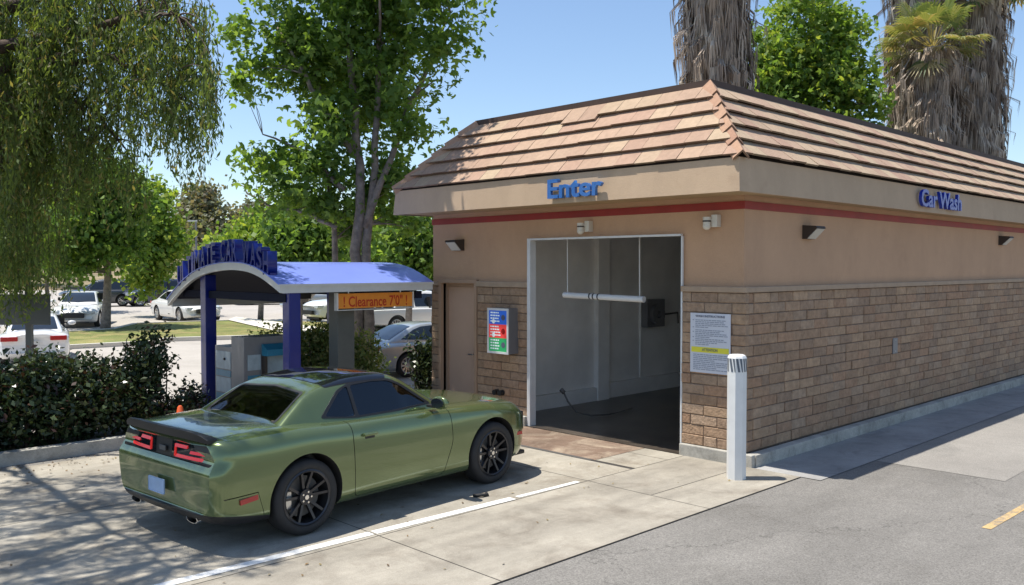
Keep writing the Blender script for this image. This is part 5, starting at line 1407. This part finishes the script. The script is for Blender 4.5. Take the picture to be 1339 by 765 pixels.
# ---- palms ----
def palm(label,px,dep,ztop,r0,r1,zbot=0,nfr=900,seed=1,group='palms behind the building',crown=True,lean=0):
    rn=random.Random(seed); r=np.random.default_rng(seed)
    x,y=PXD(px,350,dep)[:2]; t=thing('palm_tree',label,'palm tree',(x,y,0),0,group)
    bm=bmesh.new(); tube(bm,[(0,0,0),(lean*.4,0,ztop*.5),(lean,0,ztop)],[.42,.34,.30],12); obj('trunk',bm,M['bark_grey'],t,smooth=True)
    V=[];F=[];MI=[]
    for i in range(nfr):
        z=zbot+(ztop-zbot)*(1-rn.random()**1.0); f=z/ztop; a=rn.uniform(0,2*math.pi)
        R0=(r0+(r1-r0)*f)*rn.uniform(.55,1.0)*(1+.13*math.sin(3*a+z*1.3)); 
        cx,cy=math.cos(a)*R0+lean*f,math.sin(a)*R0; nb=rn.choice((4,5,6,7)); ln=rn.uniform(.7,1.5); m=rn.choices((0,1,2,3),(.35,.3,.2,.15))[0]
        flare=rn.uniform(.02,.30) if rn.random()<.78 else rn.uniform(.3,.85)
        tx,ty=-math.sin(a),math.cos(a)
        for b in range(nb):
            s=(b-(nb-1)/2)/nb; sp=s*rn.uniform(.25,.6); l=ln*rn.uniform(.7,1.05); w=rn.uniform(.010,.024)
            p0=(cx+tx*s*.08,cy+ty*s*.08,z)
            p1=(cx+tx*sp*.5+math.cos(a)*flare*.7,cy+ty*sp*.5+math.sin(a)*flare*.7,z-l*.45)
            p2=(cx+tx*sp*.8+math.cos(a)*flare*.6,cy+ty*sp*.8+math.sin(a)*flare*.6,z-l)
            i0=len(V)
            rot=rn.uniform(-.8,.8); wx,wy=(tx*math.cos(rot)+math.cos(a)*math.sin(rot))*w,(ty*math.cos(rot)+math.sin(a)*math.sin(rot))*w
            V+= [(p0[0]-wx,p0[1]-wy,p0[2]),(p0[0]+wx,p0[1]+wy,p0[2]),(p1[0]-wx,p1[1]-wy,p1[2]),(p1[0]+wx,p1[1]+wy,p1[2]),(p2[0]-wx*.2,p2[1]-wy*.2,p2[2]),(p2[0]+wx*.2,p2[1]+wy*.2,p2[2])]
            F+= [(i0,i0+1,i0+3,i0+2),(i0+2,i0+3,i0+5,i0+4)]; MI+=[m,m]
    me=bpy.data.meshes.new('dead_frond_skirt'); me.from_pydata(V,[],F); me.polygons.foreach_set('material_index',MI)
    o=bpy.data.objects.new('dead_frond_skirt',me); col.objects.link(o); o.parent=t
    for m in M['lv_dead']: me.materials.append(m)
    if crown:
        V=[];F=[];MI=[]
        for i in range(46):
            a=rn.uniform(0,2*math.pi); el=rn.uniform(-.75,1.3); pl=rn.uniform(.7,1.15)*crown; 
            d=Vector((math.cos(a)*math.cos(el),math.sin(a)*math.cos(el),math.sin(el)))
            c=Vector((lean,0,ztop))+d*pl; side=Vector((-math.sin(a),math.cos(a),0)); up=d.cross(side)
            i0=len(V); w=.02; V+=[tuple(Vector((lean,0,ztop))-side*w),tuple(Vector((lean,0,ztop))+side*w),tuple(c+side*w),tuple(c-side*w)]; F.append((i0,i0+1,i0+2,i0+3)); MI.append(2)
            m=0 if el>.6 else (1 if el>-.1 else 2); nb=22; Rl=rn.uniform(.55,.8)*crown
            for b in range(nb):
                th=(b/(nb-1)-.5)*4.1; dd=(d*math.cos(th)+side*math.sin(th)); l=Rl*(1-.25*abs(th)/2.05); 
                tip=c+dd*l+Vector((0,0,-.28*l*rn.uniform(.5,1.3))); mid=c+dd*l*.6
                q=dd.cross(up).normalized()*.03*crown; i0=len(V)
                V+=[tuple(c),tuple(mid+q),tuple(tip),tuple(mid-q)]; F.append((i0,i0+1,i0+2,i0+3)); MI.append(rn.choice((m,m,min(3,m+1))))
        me=bpy.data.meshes.new('crown'); me.from_pydata(V,[],F); me.polygons.foreach_set('material_index',MI)
        o=bpy.data.objects.new('crown',me); col.objects.link(o); o.parent=t
        for m in M['lv_palm']: me.materials.append(m)
    return t
palm('shaggy palm with grey dead fronds behind the front roof corner',935,24,12.2,.88,.76,3.0,2300,51,crown=1.5)
palm('left trunk of the shaggy palms behind the roof at the right',1192,34,15.5,.98,.95,4,2600,52,crown=1.6)
palm('right trunk of the shaggy palms with green fronds at the top edge',1272,34.5,13.2,1.02,.95,4,2600,53,crown=1.6)
palm('short palm with a live yellow green crown between two shaggy trunks',1215,31.5,10.3,.85,.85,4,1500,54,crown=1.25)

# fallen leaves along the kerb and on the drive
r=np.random.default_rng(77); n=420
xs=r.uniform(-3,5.2,n); ys=12.12-np.abs(r.normal(size=n))*.55-.04
P=np.stack([xs,ys,np.full(n,.012)],1)
k=r.random(n)<.25; P[k,0]=r.uniform(0,9,k.sum()); P[k,1]=r.uniform(5.2,12,k.sum())
lm=[nmat('dry_leaf_mat',c,rough=.9) for c in ((.20,.13,.06),(.12,.08,.045),(.26,.20,.09))]
o=leafmesh('fallen_leaves',P,.045,lm,None,droop=0,seed=78,aspect=.5,nrm_bias=6); o['kind']='stuff'
for v in o.data.vertices: v.co.z=max(.006,min(.02,v.co.z))
# ================= LIGHT, SKY, CAMERA =================
w=bpy.data.worlds.new('World'); scene.world=w; w.use_nodes=True
nt=w.node_tree; bg=nt.nodes['Background']; sky=nt.nodes.new('ShaderNodeTexSky'); sky.sky_type='NISHITA'; sky.sun_disc=False
sv=Vector((-.24,.24,1)).normalized(); elev=math.asin(sv.z); az=math.atan2(sv.x,sv.y)
sky.sun_elevation=elev; sky.sun_rotation=az; sky.air_density=1.0; sky.dust_density=.45; sky.ozone_density=2.6; sky.altitude=100
nt.links.new(sky.outputs[0],bg.inputs['Color']); bg.inputs['Strength'].default_value=.132
sl=bpy.data.lights.new('sun','SUN'); sl.energy=4.7; sl.angle=R(.53); sl.color=(1,.955,.88)
so=bpy.data.objects.new('sun',sl); col.objects.link(so); so.rotation_euler=sv.to_track_quat('Z','Y').to_euler(); so.location=(0,0,30)
cam=bpy.data.cameras.new('camera'); co=bpy.data.objects.new('camera',cam); col.objects.link(co)
cam.sensor_width=36; cam.lens=36*1143/1339; cam.clip_end=2000; cam.clip_start=.1
co.location=(0,0,2.5); co.rotation_euler=(R(90-1.70),0,YAW-R(90)); scene.camera=co
scene.view_settings.view_transform='Standard'; scene.view_settings.look='None'; scene.view_settings.gamma=1; scene.view_settings.exposure=.45
scene.view_settings.use_curve_mapping=False
# things that break off a building or pole stay tagged; copied parts carry no label of their own
bpy.context.view_layer.update()
